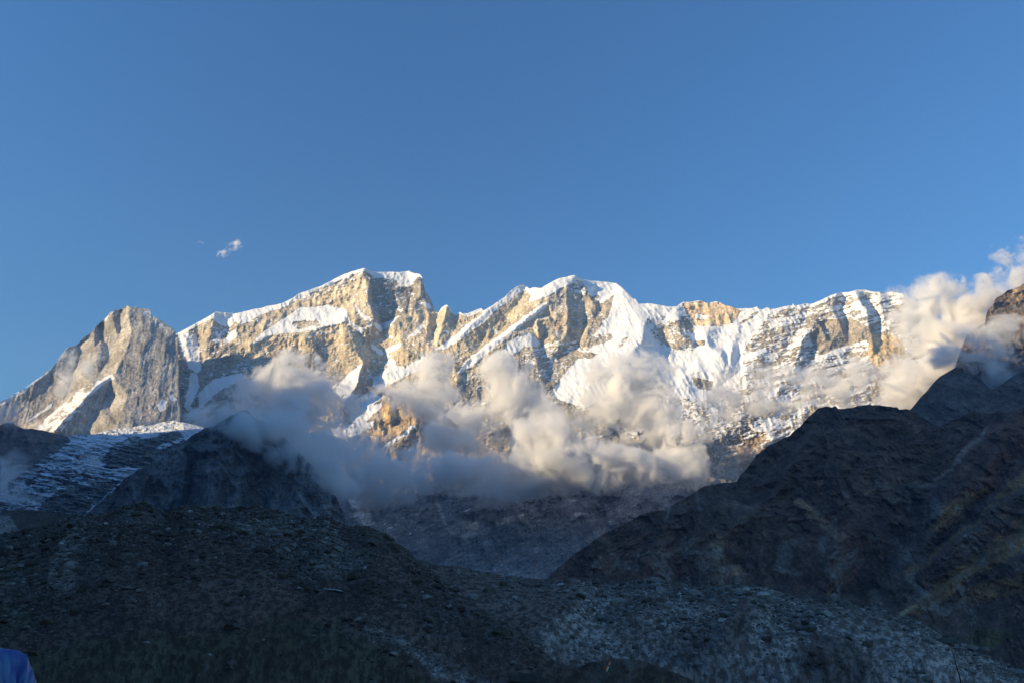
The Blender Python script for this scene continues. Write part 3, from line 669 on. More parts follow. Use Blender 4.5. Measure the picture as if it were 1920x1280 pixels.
o, _ = sheet('dark_pyramid_mountain', SKY_PY, 1050, 112, 658, 500, 260, d_pyr, MAT_DARK, jam=(9, 34), back=(6, 130, 170), seed=21)
props(o, kind='structure')

# ---------------------------------------------------------------- far right shoulder, sunlit
SKY_R1 = PL("1640,900 1740,800 1780,720 1800,660 1812,630 1825,618 1847,606 1848,594 1853,580 1862,572 1866,560 1880,552 1890,545 1903,540 1912,537 1920,532 1960,515 2080,470")
def d_r1(X, Y, sy, by):
    D0 = 4700 - (Y - 540) * 4.0
    px, py, pz = P3(X, Y, D0); px = px / D0 * float(np.mean(D0))
    D = D0 - 90 * (ridged(px / 220., py / 500., pz / 300., 6, .6, 71) - .5) - 22 * fbm(px / 40., py / 60., pz / 40., 4, .6, 72) + (X - 1800) * 1.0
    w = np.clip((Y - sy - 50) / 60, 0, 1)[..., None]  # sunlit crest and shaded lower flank are put into the rock colour
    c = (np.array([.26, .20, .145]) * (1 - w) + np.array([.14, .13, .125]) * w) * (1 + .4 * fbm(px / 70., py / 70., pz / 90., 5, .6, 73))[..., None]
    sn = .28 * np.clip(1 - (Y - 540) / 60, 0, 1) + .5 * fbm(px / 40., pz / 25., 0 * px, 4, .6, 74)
    return D, add_attrs(c, sn)
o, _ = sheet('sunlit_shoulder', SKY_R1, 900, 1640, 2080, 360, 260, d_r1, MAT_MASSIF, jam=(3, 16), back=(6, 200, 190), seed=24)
props(o, kind='structure')

# ---------------------------------------------------------------- right: dark horn
SKY_R2 = PL("1600,860 1660,800 1690,778 1705,768 1715,758 1728,742 1740,730 1750,718 1760,708 1772,700 1785,692 1793,687 1798,689 1803,687 1812,698 1815,700 1828,704 1840,712 1850,722 1860,730 1868,727 1875,722 1900,704 1920,694 1960,670 2080,600")
def d_r2(X, Y, sy, by):
    D0 = 3700 - (Y - 690) * 3.2
    px, py, pz = P3(X, Y, D0); px = px / D0 * float(np.mean(D0))
    D = D0 - 70 * (ridged(px / 190. + pz / 300., 0 * px, pz / 260., 6, .6, 81) - .5) - 18 * (ridged(px / 60., pz / 80., 0 * px, 5, .6, 84) - .5) - 5 * fbm(px / 18., pz / 20., 0 * px, 5, .65, 82)
    c = np.array([.15, .12, .105]) * (1 + .8 * fbm(px / 22., pz / 22., 0 * px, 5, .75, 86))[..., None] * (1 + .5 * fbm(px / 60., py / 60., pz / 90., 5, .62, 83))[..., None]
    return D, add_attrs(c, np.full(X.shape, -.15))
o, _ = sheet('dark_horn_mountain', SKY_R2, 1000, 1600, 2080, 380, 260, d_r2, MAT_DARK, jam=(2.6, 14), back=(6, 150, 160), seed=27)
props(o, kind='structure')

# ---------------------------------------------------------------- right: brown mountainside with gullies
SKY_R3 = PL("""960,1190 1000,1105 1030,1081 1050,1060 1070,1043 1090,1030 1130,1000 1180,977 1200,965 1220,958 1235,955 1250,955 1262,945 1280,936 1300,922 1320,911 1350,905 1370,904 1382,901 1388,890 1395,884 1402,876 1410,864 1418,852 1430,843
1445,832 1460,826 1480,815 1490,806 1500,799 1508,790 1515,781 1525,772 1535,763 1545,761 1552,760 1560,762 1566,759 1572,765 1585,766 1600,764 1610,759 1622,758 1635,759 1650,760 1665,762 1682,762 1686,767 1700,766 1715,770 1735,785 1760,798
1790,785 1820,770 1860,775 1890,765 1920,758 2080,700""")
FR = Field(950, 2090, 690, 1330)
FR.relief([
 [(1550,760,-60),(1500,850,-150),(1460,920,-150),(1400,980,-170),(1350,1010,-180),(1330,1080,-160),(1320,1140,-150)],
 [(1715,768,0),(1720,830,0),(1740,880,60),(1735,910,90),(1705,970,120),(1680,1010,120),(1650,1060,110),(1620,1120,90)],
 [(1870,772,30),(1830,820,60),(1790,870,90),(1745,905,90)],
 [(1640,760,-60),(1620,850,-90),(1560,900,-130),(1600,980,-130),(1560,1050,-140),(1540,1120,-120)], [(1470,860,30),(1440,940,-20),(1400,1040,-20),(1385,1110,0)],
 [(1680,850,-10),(1660,920,0),(1640,980,10)], [(1480,930,-40),(1500,1000,20),(1480,1090,20)], [(1600,880,-60),(1650,990,-10)],
 [(1220,957,-30),(1230,1010,-60),(1210,1080,-60)], [(1290,935,40),(1290,1000,30),(1270,1090,30)], [(1120,1010,0),(1130,1060,20)],
 [(1920,765,-150),(1860,860,-150),(1800,930,-130),(1760,980,-90),(1720,1040,-60)], [(1900,850,-60),(1850,920,-20),(1800,985,0),(1760,1020,20)],
 [(2080,830,-200),(1920,920,-220),(1880,948,-220),(1840,985,-210),(1780,1030,-190),(1730,1060,-170),(1690,1092,-140),(1650,1140,-100)],
 [(2080,950,-160),(1920,990,-160),(1860,1020,-140),(1800,1070,-120),(1740,1110,-100)],
 [(2080,960,-250),(1920,1010,-260),(1850,1060,-260),(1790,1090,-240),(1740,1130,-220),(1690,1160,-190)],
 [(1840,1110,-200),(1800,1170,-190)], [(1920,1100,-280),(1880,1180,-280),(1860,1250,-280)],
], [[(950, 680, 60), (2090, 680, 60), (2090, 1340, -250), (1500, 1340, -100), (950, 1340, 0), (950, 680, 60)]])
FR.a = blur(FR.a, 2.0)
RR = [Field(950, 2090, 690, 1330, v) for v in (.072, .062, .056)]
def rr(c, s):
    for f, v in zip(RR, c): f.poly(PL(s), v)
rr((.095,.066,.054), "1840,800 1920,765 2080,700 2080,930 1920,900 1820,930 1760,960 1790,880")
rr((.09,.066,.055), "1560,960 1640,1000 1600,1110 1480,1100 1500,1010")
rr((.09,.066,.055), "1380,990 1200,1000 1100,1040 1150,1090 1350,1080")
OL = (.15, .112, .060)
rr(OL, "2080,840 1920,880 1860,930 1880,942 1800,1000 1740,1050 1695,1090 1700,1070 1760,1025 1830,975 1870,940")
rr(OL, "1800,1120 1860,1085 1920,1075 1920,1110 1860,1120")
rr(OL, "1740,985 1790,940 1850,900 1860,915 1800,960 1760,1000")
rr(OL, "2080,930 1920,965 1850,1020 1790,1062 1735,1105 1690,1155 1720,1150 1800,1095 1850,1070 1900,1040 2080,1040")
rr((.07,.075,.04), "1810,1200 1830,1180 1880,1180 1900,1195 1850,1220 1815,1222")
rr((.20,.165,.12), "1488,945 1500,935 1530,950 1560,985 1590,1005 1580,1015 1550,995 1510,965")
rr((.20,.165,.12), "1524,898 1540,892 1545,905 1535,912"); rr((.17,.14,.11), "1622,925 1640,912 1645,920 1630,930")
rr((.16,.145,.12), "1325,1020 1350,1000 1368,1015 1360,1030 1345,1050 1330,1060")
rr((.2,.17,.12), "1375,1060 1395,1060 1400,1075 1380,1078"); rr((.22,.19,.13), "1545,1108 1556,1106 1558,1128 1545,1128"); rr((.19,.18,.16), "1625,1110 1645,1105 1650,1130 1630,1132")
rr((.30,.26,.18), "1684,1150 1700,1138 1740,1112 1745,1116 1710,1142 1690,1158")
rr((.17,.16,.15), "1830,820 1850,800 1860,795 1840,830 1800,870 1760,900 1725,915 1735,905 1790,868")
for f in RR: f.a = blur(f.a, 1.6)
def d_r3(X, Y, sy, by):
    u = np.clip((Y - 760) / 560, 0, 1.1)
    D0 = 2900 - 1500 * u
    px, py, pz = P3(X, Y, D0); px = px / D0 * float(np.mean(D0))
    wx, wy = warp(X, Y, 15, 30)
    qx = px + 70 * fbm(px / 160., pz / 160., 0 * px, 4, .6, 97); qz = pz + 70 * fbm(px / 160., pz / 160., 0 * px + 5, 4, .6, 98)
    D = D0 + FR.at(wx, wy) - 85 * (ridged(qx / 150., qz / 300., 0 * px, 6, .6, 91) - .5) - 30 * (ridged(qx / 42., qz / 60., 0 * px + 3, 5, .62, 96) - .5) - 8 * fbm(px / 12., pz / 12., 0 * px, 5, .7, 92)
    rc = np.stack([f.at(wx, wy) for f in RR], -1)
    lump = fbm(px / 30., pz / 30., 0 * px, 6, .75, 93)
    cliff = np.clip((ridged(qx / 80., qz / 110., 0 * px, 6, .65, 94) - .60) * 6, 0, 1)[..., None] * np.clip((Y - 880) / 60, 0, 1)[..., None]
    rc = rc * (1 + 1.2 * np.clip(lump, -.7, 1))[..., None] * np.array([2.1, 1.5, 1.2])
    rc = rc * (1 - .6 * cliff) + np.array([.34, .28, .23]) * .6 * cliff * (1 + .8 * fbm(px / 9., pz / 14., 0 * px, 4, .7, 99))[..., None]
    return D, add_attrs(np.clip(rc, .012, .5), np.full(X.shape, -.15))
o, _ = sheet('brown_mountainside', SKY_R3, 1325, 975, 2080, 860, 480, d_r3, MAT_DARK, jam=(2.4, 16), back=(6, 110, 120), seed=33)
props(o, kind='structure')

# ---------------------------------------------------------------- grassy hill behind the left crest, and pale scree
SKY_BH = PL("-140,968 0,960 20,956 33,956 60,955 77,958 90,960 110,961 133,963 160,966 210,972 260,990")
def flat_rock(c, snv=0.0, amp=.4, s=100):
    def f(px, py, pz, X):
        return np.array(c) * (1 + amp * fbm(px / 18., py / 18., pz / 18., 5, .65, s))[..., None], np.full(X.shape, snv)
    return f
def d_bh(X, Y, sy, by):
    D0 = 1000 - (Y - 955) * 5
    px, py, pz = P3(X, Y, D0); px = px / D0 * float(np.mean(D0))
    D = D0 - 12 * fbm(px / 30., py / 60., pz / 20., 5, .6, 101)
    c, s_ = flat_rock((.062, .056, .045), .0, .5, 102)(px, py, pz, X)
    m = np.clip((30 - X + (Y - 980) * .6) / 6, 0, 1)[..., None] * np.clip((Y - 964) / 5, 0, 1)[..., None]
    c = c * (1 - m) + np.array([.22, .21, .19]) * m
    return D, add_attrs(c, s_)
o, _ = sheet('grassy_hill', SKY_BH, 1045, -140, 255, 260, 70, d_bh, MAT_MORAINE, jam=(1.2, 14), back=(5, 40, 22), seed=36)
props(o, kind='structure')

# ---------------------------------------------------------------- left moraine ridge
SKY_LH = PL("""-140,1030 -40,1005 0,1000 18,997 37,995 55,990 80,986 100,981 117,971 140,966 155,965 173,963 188,962 200,959 210,953 217,950 232,947 247,945 258,943 267,942 280,945 288,950 293,953 303,958 312,960 320,955 327,953 337,949 347,946 360,947
373,948 386,950 400,950 413,952 427,952 438,951 450,950 467,950 483,949 500,951 517,956 530,958 540,961 548,968 556,971 567,968 588,968 607,966 615,969 623,971 638,980 653,985 670,986 687,985 697,988 707,993 717,999 727,1006 737,1012 747,1020
760,1026 770,1033 775,1040 782,1048 800,1063 813,1071 835,1093 860,1112 890,1132 930,1156 970,1182 1010,1212 1050,1246 1090,1290 1120,1330""")
RLH = [Field(-150, 1130, 930, 1340, v) for v in (.078, .062, .05)]
STL = Field(-150, 1130, 930, 1340, .0)
def lh(c, s, st=None):
    for f, v in zip(RLH, c): f.poly(PL(s), v)
    if st is not None: STL.poly(PL(s), st)
lh((.085,.06,.046), "150,1000 300,960 420,970 520,1080 700,1180 400,1180 150,1120 200,1040", .0)
lh((.05,.060,.034), "0,1130 80,1140 60,1180 0,1200", .0)
lh((.055,.056,.033), "0,1220 180,1200 420,1180 560,1160 700,1200 800,1260 830,1330 0,1330", .0)
lh((.050,.058,.036), "540,1150 640,1170 700,1215 620,1240 520,1190", .0)
lh((.16,.138,.12), "380,955 520,960 620,985 700,1050 640,1080 540,1060 440,990", .55)
lh((.24,.21,.18), "125,1000 155,985 160,1010 140,1060 130,1110 90,1110 105,1060", .9)
lh((.19,.185,.175), "232,962 245,944 256,948 250,962 238,970", .8)
lh((.2,.19,.18), "340,958 352,962 372,975 385,988 378,990 355,978 342,968", .6)
lh((.30,.27,.24), "690,1180 730,1190 790,1225 850,1245 920,1280 930,1330 880,1330 830,1265 770,1225 700,1195", 1.6)
lh((.055,.05,.046), "800,1090 960,1180 1000,1230 900,1230 800,1180 760,1110", .1)
for f in RLH + [STL]: f.a = blur(f.a, 5)
def d_lh(X, Y, sy, by):
    u = np.clip((Y - sy) / (by - sy), 0, 1)
    dc = np.interp(X, [-140, 250, 480, 790, 1000, 1120], [520, 500, 470, 330, 170, 90])
    db = np.interp(X, [-140, 600, 1120], [75, 80, 85])
    D0 = dc * (db / dc) ** (u ** 0.92)
    px, py, pz = P3(X, Y, D0); px = px / D0 * float(np.mean(D0))
    k = D0 / 300.0
    D = D0 * (1 - .035 * (ridged(X / 150., Y / 90., 0 * X, 4, .55, 111) - .5) * np.clip(u * 6, 0, 1)) - k * 0 
    D = D - 6.0 * (ridged(px / 34., py / 110., pz / 30., 5, .6, 112) - .5) * np.clip(D0 / 350, .25, 1) - 1.5 * fbm(px / 5., py / 25., pz / 4., 5, .7, 113) - .6 * fbm(px / 1.3, py / 8., pz / 1., 3, .7, 114)
    wx, wy = warp(X, Y, 26, 40)
    rc = np.stack([f.at(wx, wy) for f in RLH], -1)
    rc = rc * (1 + .5 * fbm(px / 12., py / 50., pz / 12., 6, .72, 115))[..., None]
    return D, add_attrs(np.clip(rc, .01, .5), STL.at(wx, wy))
o, G_lh = sheet('left_moraine', SKY_LH, 1310, -140, 1110, 1000, 330, d_lh, MAT_MORAINE, jam=(2.6, 16), back=(6, 26, 22), seed=40, smooth=False)
props(o, kind='structure')

# ---------------------------------------------------------------- middle moraine
SKY_MM = PL("""640,1060 700,1050 760,1046 793,1050 815,1055 843,1060 850,1057 856,1059 880,1066 895,1070 913,1071 930,1075 947,1077 967,1080 987,1083 1008,1084 1027,1085 1050,1086 1073,1084 1090,1088 1110,1093 1128,1096 1147,1096 1160,1093 1173,1090 1190,1087 1207,1086
1222,1086 1237,1087 1260,1095 1280,1097 1297,1099 1320,1098 1353,1098 1368,1095 1380,1095 1407,1098 1425,1099 1440,1101 1453,1106 1467,1110 1480,1114 1493,1119 1508,1123 1523,1126 1540,1126 1553,1125 1567,1123 1580,1124 1592,1128 1607,1135 1617,1138 1635,1137 1647,1136 1663,1143
1675,1149 1687,1155 1707,1160 1727,1166 1740,1174 1753,1183 1767,1190 1780,1196 1797,1205 1813,1216 1830,1221 1847,1226 1863,1235 1880,1245 1900,1251 1920,1257 1980,1278 2080,1310""")
FMM = Field(600, 2090, 1030, 1350)
FMM.relief([
 [(1105,1095,-12),(1080,1120,-22),(1050,1150,-28),(1020,1180,-26),(1000,1215,-20),(980,1250,-14)], [(1170,1090,0),(1160,1130,8),(1120,1170,8),(1080,1210,6),(1060,1260,4)],
 [(1060,1090,6),(1020,1110,14),(960,1150,12),(940,1200,8)],
 [(1240,1090,-6),(1250,1140,-4)], [(1395,1100,-12),(1400,1135,-26),(1370,1160,-24),(1350,1190,-18),(1340,1230,-10)], [(1330,1100,4),(1310,1150,10),(1290,1200,8)],
 [(1460,1115,4),(1450,1170,10),(1430,1230,6)], [(1570,1130,-12),(1560,1180,-18),(1520,1240,-12)], [(1650,1145,-4),(1650,1200,6),(1640,1260,4)], [(1760,1195,-10),(1720,1250,-12)],
], [[(600, 1020, 8), (2090, 1020, 8), (2090, 1360, 0), (600, 1360, 0), (600, 1020, 8)]])
FMM.a = blur(FMM.a, 5)
RMM = [Field(600, 2090, 1030, 1350, v) for v in (.29, .25, .21)]
STM = Field(600, 2090, 1030, 1350, .5)
def mm(c, s, st=None):
    for f, v in zip(RMM, c): f.poly(PL(s), v)
    if st is not None: STM.poly(PL(s), st)
mm((.125,.10,.082), "760,1040 1100,1085 1080,1130 1000,1200 960,1260 860,1240 800,1100", .15)
mm((.13,.105,.09), "1390,1110 1420,1150 1400,1200 1350,1220 1370,1150", .1)
mm((.12,.10,.085), "1560,1180 1640,1230 1600,1300 1480,1290 1500,1220", .3)
mm((.16,.16,.16), "1320,1195 1345,1180 1355,1200 1330,1210 1290,1225 1300,1205", 1.5); mm((.15,.15,.15), "1235,1222 1260,1210 1300,1225 1310,1240 1270,1250 1230,1235", 1.2)
mm((.19,.19,.19), "1425,1250 1440,1252 1460,1265 1480,1290 1460,1290 1440,1268", 1.6)
mm((.29,.25,.22), "1440,1130 1560,1160 1620,1200 1500,1200", 1.1)
for f in RMM + [STM]: f.a = blur(f.a, 6)
def d_mm(X, Y, sy, by):
    u = np.clip((Y - sy) / (by - sy), 0, 1)
    dc = np.interp(X, [640, 850, 1200, 1650, 1900, 2080], [480, 440, 400, 330, 260, 200])
    D0 = dc * (105. / dc) ** (u ** 0.85)
    px, py, pz = P3(X, Y, D0); px = px / D0 * float(np.mean(D0))
    wx, wy = warp(X, Y, 8, 50)
    D = D0 + 1.8 * FMM.at(wx, wy) * D0 / 300. - 5 * (ridged(px / 30., py / 110., pz / 20., 5, .6, 122) - .5) * np.clip(D0 / 300, .3, 1) - 1.4 * fbm(px / 5., py / 25., pz / 4., 5, .7, 123) - .6 * fbm(px / 1.3, py / 8., pz / 1., 3, .7, 124)
    wx, wy = warp(X, Y, 22, 51)
    rc = np.stack([f.at(wx, wy) for f in RMM], -1)
    rc = rc * (1 + .4 * fbm(px / 14., py / 60., pz / 14., 6, .72, 125))[..., None]
    return D, add_attrs(np.clip(rc, .01, .5), STM.at(wx, wy))
o, G_mm = sheet('middle_moraine', SKY_MM, 1312, 650, 2080, 1100, 230, d_mm, MAT_MORAINE, jam=(1.8, 14), back=(6, 26, 16), seed=44, smooth=False)
props(o, kind='structure')

# ---------------------------------------------------------------- turf knoll that carries the flag
SKY_KN = PL("930,1320 960,1300 1000,1282 1025,1272 1040,1264 1060,1258 1080,1250 1110,1240 1140,1234 1170,1233 1200,1237 1225,1244 1250,1254 1280,1266 1300,1276 1330,1292 1380,1325")
def d_kn(X, Y, sy, by):
    u = np.clip((Y - sy) / (by - sy), 0, 1)
    D0 = 100 * (70. / 100) ** u
    px, py, pz = P3(X, Y, D0); px = px / D0 * float(np.mean(D0))
    D = D0 - 1.2 * fbm(px / 8., py / 8., pz / 5., 4, .6, 131) - .3 * fbm(px / 1., py / 1., pz / .8, 4, .65, 132)
    c = np.array([.085, .07, .055]) * (1 + .6 * fbm(px / 3., py / 3., pz / 3., 5, .65, 133))[..., None]
    g = np.clip(fbm(px / 9., py / 9., pz / 5., 3, .5, 134) * 2.5 + .2, 0, 1)[..., None]
    c = c * (1 - .6 * g) + np.array([.07, .07, .04]) * .6 * g
    return D, add_attrs(np.clip(c, .01, .3), np.full(X.shape, .0))
o, G_kn = sheet('turf_knoll', SKY_KN, 1330, 930, 1380, 360, 90, d_kn, MAT_MORAINE, jam=(1.6, 12), back=(5, 5, 3.0), seed=47, smooth=False)
props(o, kind='structure')

# ---------------------------------------------------------------- ground under everything
def ground():
    na = 180; rs = np.concatenate([np.linspace(0.3, 30, 60), np.geomspace(32, 12000, 60)])
    th = np.linspace(0, 2 * math.pi, na, endpoint=False)
    T, Rr = np.meshgrid(th, rs)
    x = Rr * np.cos(T); y = Rr * np.sin(T)
    z = -np.interp(Rr, [0, 14, 22, 60, 90, 200, 600, 1300, 12000], [0, .1, 1.0, 5.0, 9.0, 14, 70, 140, 140]) + .06 * fbm(x / 3, y / 3, 0 * x, 4, .6, 5) * np.clip(Rr / 3, 0, 1) - .08
    V = np.stack([x, y, z], -1).reshape(-1, 3)
    i = np.arange(len(rs) * na).reshape(len(rs), na); j = np.roll(i, -1, 1)
    q = np.stack([i[:-1], j[:-1], j[1:], i[1:]], -1).reshape(-1, 4)
    q = q[:, ::-1]
    V = np.concatenate([V, [[0, 0, -.08]]]); c = len(V) - 1
    tris = np.stack([np.full(na, c), i[0], j[0]], -1)
    col = np.array([.055, .056, .04]) * (1 + .4 * fbm(V[:, 0] / 4, V[:, 1] / 4, 0 * V[:, 0], 4, .6, 6))[:, None]
    return mesh_from('ground', V, quads=q, tris=tris, mat=MAT_MORAINE, attrs=add_attrs(col, np.full(len(V), .2)))
props(ground(), kind='structure')

# ---------------------------------------------------------------- the high western range whose shadow fills the valley
def west_range():
    ys = np.linspace(-5000, 9500, 260); ts = np.linspace(-1, 1, 41)
    xc = np.interp(ys, [-5000, 0, 2600, 4500, 9500], [-3300, -3600, -4200, -5600, -9800])
    # crest height so that the evening shadow reaches the level seen in the valley
    hc = np.interp(ys, WR_Y, WR_H) + 60 * fbm(ys / 300., 0 * ys, 0 * ys, 5, .6, 140)
    T, YY = np.meshgrid(ts, ys); XC = np.repeat(xc[:, None], 41, 1); HC = np.repeat(hc[:, None], 41, 1)
    x = XC + T * 1500; y = YY + T * 300
    z = HC * (1 - np.abs(T) ** .9) - 14 + 160 * fbm(x / 400., y / 400., 0 * x, 5, .6, 141) * np.abs(T) * (1 - np.abs(T)) * 3
    V = np.stack([x, y, z], -1).reshape(-1, 3)
    col = np.array([.12, .11, .10]) * (1 + .4 * fbm(V[:, 0] / 200, V[:, 1] / 200, V[:, 2] / 200, 4, .6, 142))[:, None]
    return mesh_from('western_range', V, quads=grid_quads(260, 41)[:, ::-1], mat=MAT_DARK, attrs=add_attrs(col, np.full(len(V), -.1)))
WR_Y = [-5000, 1300, 2200, 2700, 3100, 3330, 3480, 3650, 3850, 4050, 4280, 5000, 9500]
WR_H = [3600, 3600, 3000, 2550, 2450, 2950, 2950, 2650, 2850, 2500, 2150, 1990, 1900]
props(west_range(), kind='structure')
# ================================================================== STONES
def rock_mesh(name, seed, sub=1, flat=0.7):
    import bmesh
    bm = bmesh.new(); bmesh.ops.create_icosphere(bm, subdivisions=sub, radius=1.0)
    rg = np.random.default_rng(seed)
    co = np.array([v.co[:] for v in bm.verts])
    for _ in range(9):        # chop facets off
        n = rg.normal(size=3); n /= np.linalg.norm(n); h = rg.uniform(.45, .85)
        d = co @ n; m = d > h; co[m] -= np.outer(d[m] - h, n)
    co *= np.array([rg.uniform(.8, 1.25), rg.uniform(.7, 1.1), rg.uniform(.5, .8) * flat / .7])
    co += .05 * rg.normal(size=co.shape)
    f = np.array([[v.index for v in fc.verts] for fc in bm.faces]); bm.free()
    return co, f
def stone_mat(name, c1, c2):
    m, t, b = nmat(name)
    co = N(t, 'ShaderNodeTexCoord').outputs['Object']; oi = N(t, 'ShaderNodeObjectInfo').outputs['Random']
    ge = N(t, 'ShaderNodeNewGeometry').outputs['Random Per Island']
    n = tnoise(t, co, 2.5, 6, .7)
    r = math_(t, 'FRACT', math_(t, 'ADD', oi, ge))
    c = mixc(t, r, c1, c2)
    c = mixc(t, ramp(t, n, .35, .7), mixc(t, 1.0, c, (.65, .66, .65, 1), 'MULTIPLY'), c)
    L(t, c, b.inputs['Base Color'])
    bp = N(t, 'ShaderNodeBump', Strength=.8, Distance=.1); L(t, n, bp.inputs['Height']); L(t, bp.outputs[0], b.inputs['Normal'])
    return m
MAT_STONE = stone_mat('grey_stone', (.10, .09, .08), (.36, .325, .29))
MAT_SCREE = stone_mat('dark_scree', (.07, .06, .05), (.24, .21, .185))
MAT_PALE = stone_mat('pale_stone', (.42, .40, .37), (.62, .60, .56))
MAT_BROWN = stone_mat('brown_stone', (.06, .05, .04), (.17, .145, .12))
ROCKS = [rock_mesh('r', k, 1) for k in range(10)]
ROCKS2 = [rock_mesh('r', 100 + k, 2) for k in range(10)]

def pick(G, n, wfun, seed):
    X, Y, W, A = G; rg = np.random.default_rng(seed)
    ar = np.linalg.norm(np.cross(W[1:, :-1] - W[:-1, :-1], W[:-1, 1:] - W[:-1, :-1]), axis=-1)
    w = np.minimum(ar, np.percentile(ar, 99)) * wfun(X[:-1, :-1], Y[:-1, :-1], W[:-1, :-1], A['snow'][0][:-1, :-1])
    w = w.ravel() / w.sum(); k = rg.choice(len(w), n, p=w)
    p = W[:-1, :-1].reshape(-1, 3)[k]
    return p, rg
def rubble(name, G, n, wfun, smin, smax, mat, seed, al=2.0):
    p, rg = pick(G, n, wfun, seed)
    D = p[:, 1]; u = rg.random(n)
    s = (smin ** -al + u * (smax ** -al - smin ** -al)) ** (-1 / al) * np.clip(D / 260, .35, 1.3)
    vs, fs = [], []; off = 0
    q = rg.integers(0, len(ROCKS), n)
    for k in range(len(ROCKS)):
        idx = np.where(q == k)[0]
        if len(idx) == 0: continue
        co, f = ROCKS[k]
        a = rg.random(len(idx)) * 6.283; tl = rg.normal(size=len(idx)) * .35
        c, s_ = np.cos(a), np.sin(a); ct, st = np.cos(tl), np.sin(tl)
        x = co[None, :, 0] * c[:, None] - co[None, :, 1] * s_[:, None]; y = co[None, :, 0] * s_[:, None] + co[None, :, 1] * c[:, None]; z = np.repeat(co[None, :, 2], len(idx), 0)
        y2 = y * ct[:, None] - z * st[:, None]; z2 = y * st[:, None] + z * ct[:, None]
        V = np.stack([x, y2, z2], -1) * s[idx][:, None, None] + p[idx][:, None] + np.array([0, 0, .15])[None, None] * s[idx][:, None, None]
        vs.append(V.reshape(-1, 3)); fs.append((f[None] + (np.arange(len(idx)) * len(co))[:, None, None]).reshape(-1, 3) + off); off += len(idx) * len(co)
    o = mesh_from(name, np.concatenate(vs), tris=np.concatenate(fs), mat=mat, smooth=False)
    props(o, kind='stuff'); return o
def clump(W, a=3.0, sc=22.): return np.exp(a * fbm(W[..., 0] / sc, W[..., 1] / (2 * sc), W[..., 2] / sc, 4, .6, 77))
def wst(X, Y, W, S): return (.12 + np.clip(S, 0, 2) ** 1.5) * clump(W[:-1, :-1] if W.shape[:2] != X.shape else W)
o = rubble('rubble', G_mm, 26000, wst, .16, 3.4, MAT_STONE, 1); props(o, 'loose grey stones spread over the middle moraine')
o = rubble('scree', G_lh, 14000, lambda X, Y, W, S: (.06 + np.clip(S, 0, 2) ** 1.6) * clump(W), .18, 2.6, MAT_STONE, 2); props(o, 'loose grey stones and scree on the left moraine')
o = rubble('gravel', G_lh, 16000, lambda X, Y, W, S: clump(W, 2.5, 30.), .22, 3.2, MAT_BROWN, 3); props(o, 'dark brown stones half sunk in the left moraine slope')
o = rubble('pebbles', G_kn, 500, lambda X, Y, W, S: 1 + 0 * X, .12, .5, MAT_BROWN, 4); props(o, 'small dark stones on the turf knoll')

# individual boulders
BM = []
for k, (co, f) in enumerate(ROCKS2):
    me = bpy.data.meshes.new('boulder')
    me.from_pydata([tuple(v) for v in co], [], [tuple(int(i) for i in t) for t in f]); me.shade_flat(); BM.append(me)
def boulder(k, loc, size, rot, mat, label, group=None, sc=(1, 1, 1)):
    me = BM[k % len(BM)]
    o = bpy.data.objects.new('boulder', me); C.objects.link(o)
    if not me.materials: me.materials.append(None)
    o.material_slots[0].link = 'OBJECT'; o.material_slots[0].material = mat
    o.location = loc; o.scale = (size * sc[0], size * sc[1], size * sc[2]); o.rotation_euler = rot
    props(o, label, 'boulder', group); return o
def surf(G, x, y):
    X, Y, W, A = G
    j = int(np.argmin(np.abs(X[0] - x))); i = int(np.argmin(np.abs(Y[:, j] - y))); return W[i, j]
def scatter(G, n, wfun, lo, hi, mat, label, group, seed):
    p, rg = pick(G, n, wfun, seed)
    for q in p:
        s = lo * .7 * (hi * 1.5 / lo) ** (rg.random() ** 2.6) * min(1.2, max(.4, q[1] / 260))
        boulder(int(rg.integers(0, 10)), (q[0], q[1], q[2] + .2 * s), s, (rg.normal() * .25, rg.normal() * .25, rg.random() * 6.28), mat, label, group)
scatter(G_mm, 80, wst, 1.2, 2.6, MAT_PALE, 'pale angular boulder lying in the grey rubble of the middle moraine', 'pale boulders on the middle moraine', 11)
scatter(G_mm, 60, wst, 1.3, 3.0, MAT_STONE, 'dull grey angular boulder in the rubble of the middle moraine', 'grey boulders on the middle moraine', 12)
scatter(G_lh, 60, lambda X, Y, W, S: .2 + S, 1.2, 3.0, MAT_SCREE, 'grey boulder on the dark slope of the left moraine', 'grey boulders on the left moraine', 13)
scatter(G_lh, 36, lambda X, Y, W, S: .2 + S, .9, 1.8, MAT_PALE, 'pale boulder on the dark slope of the left moraine', 'pale boulders on the left moraine', 14)
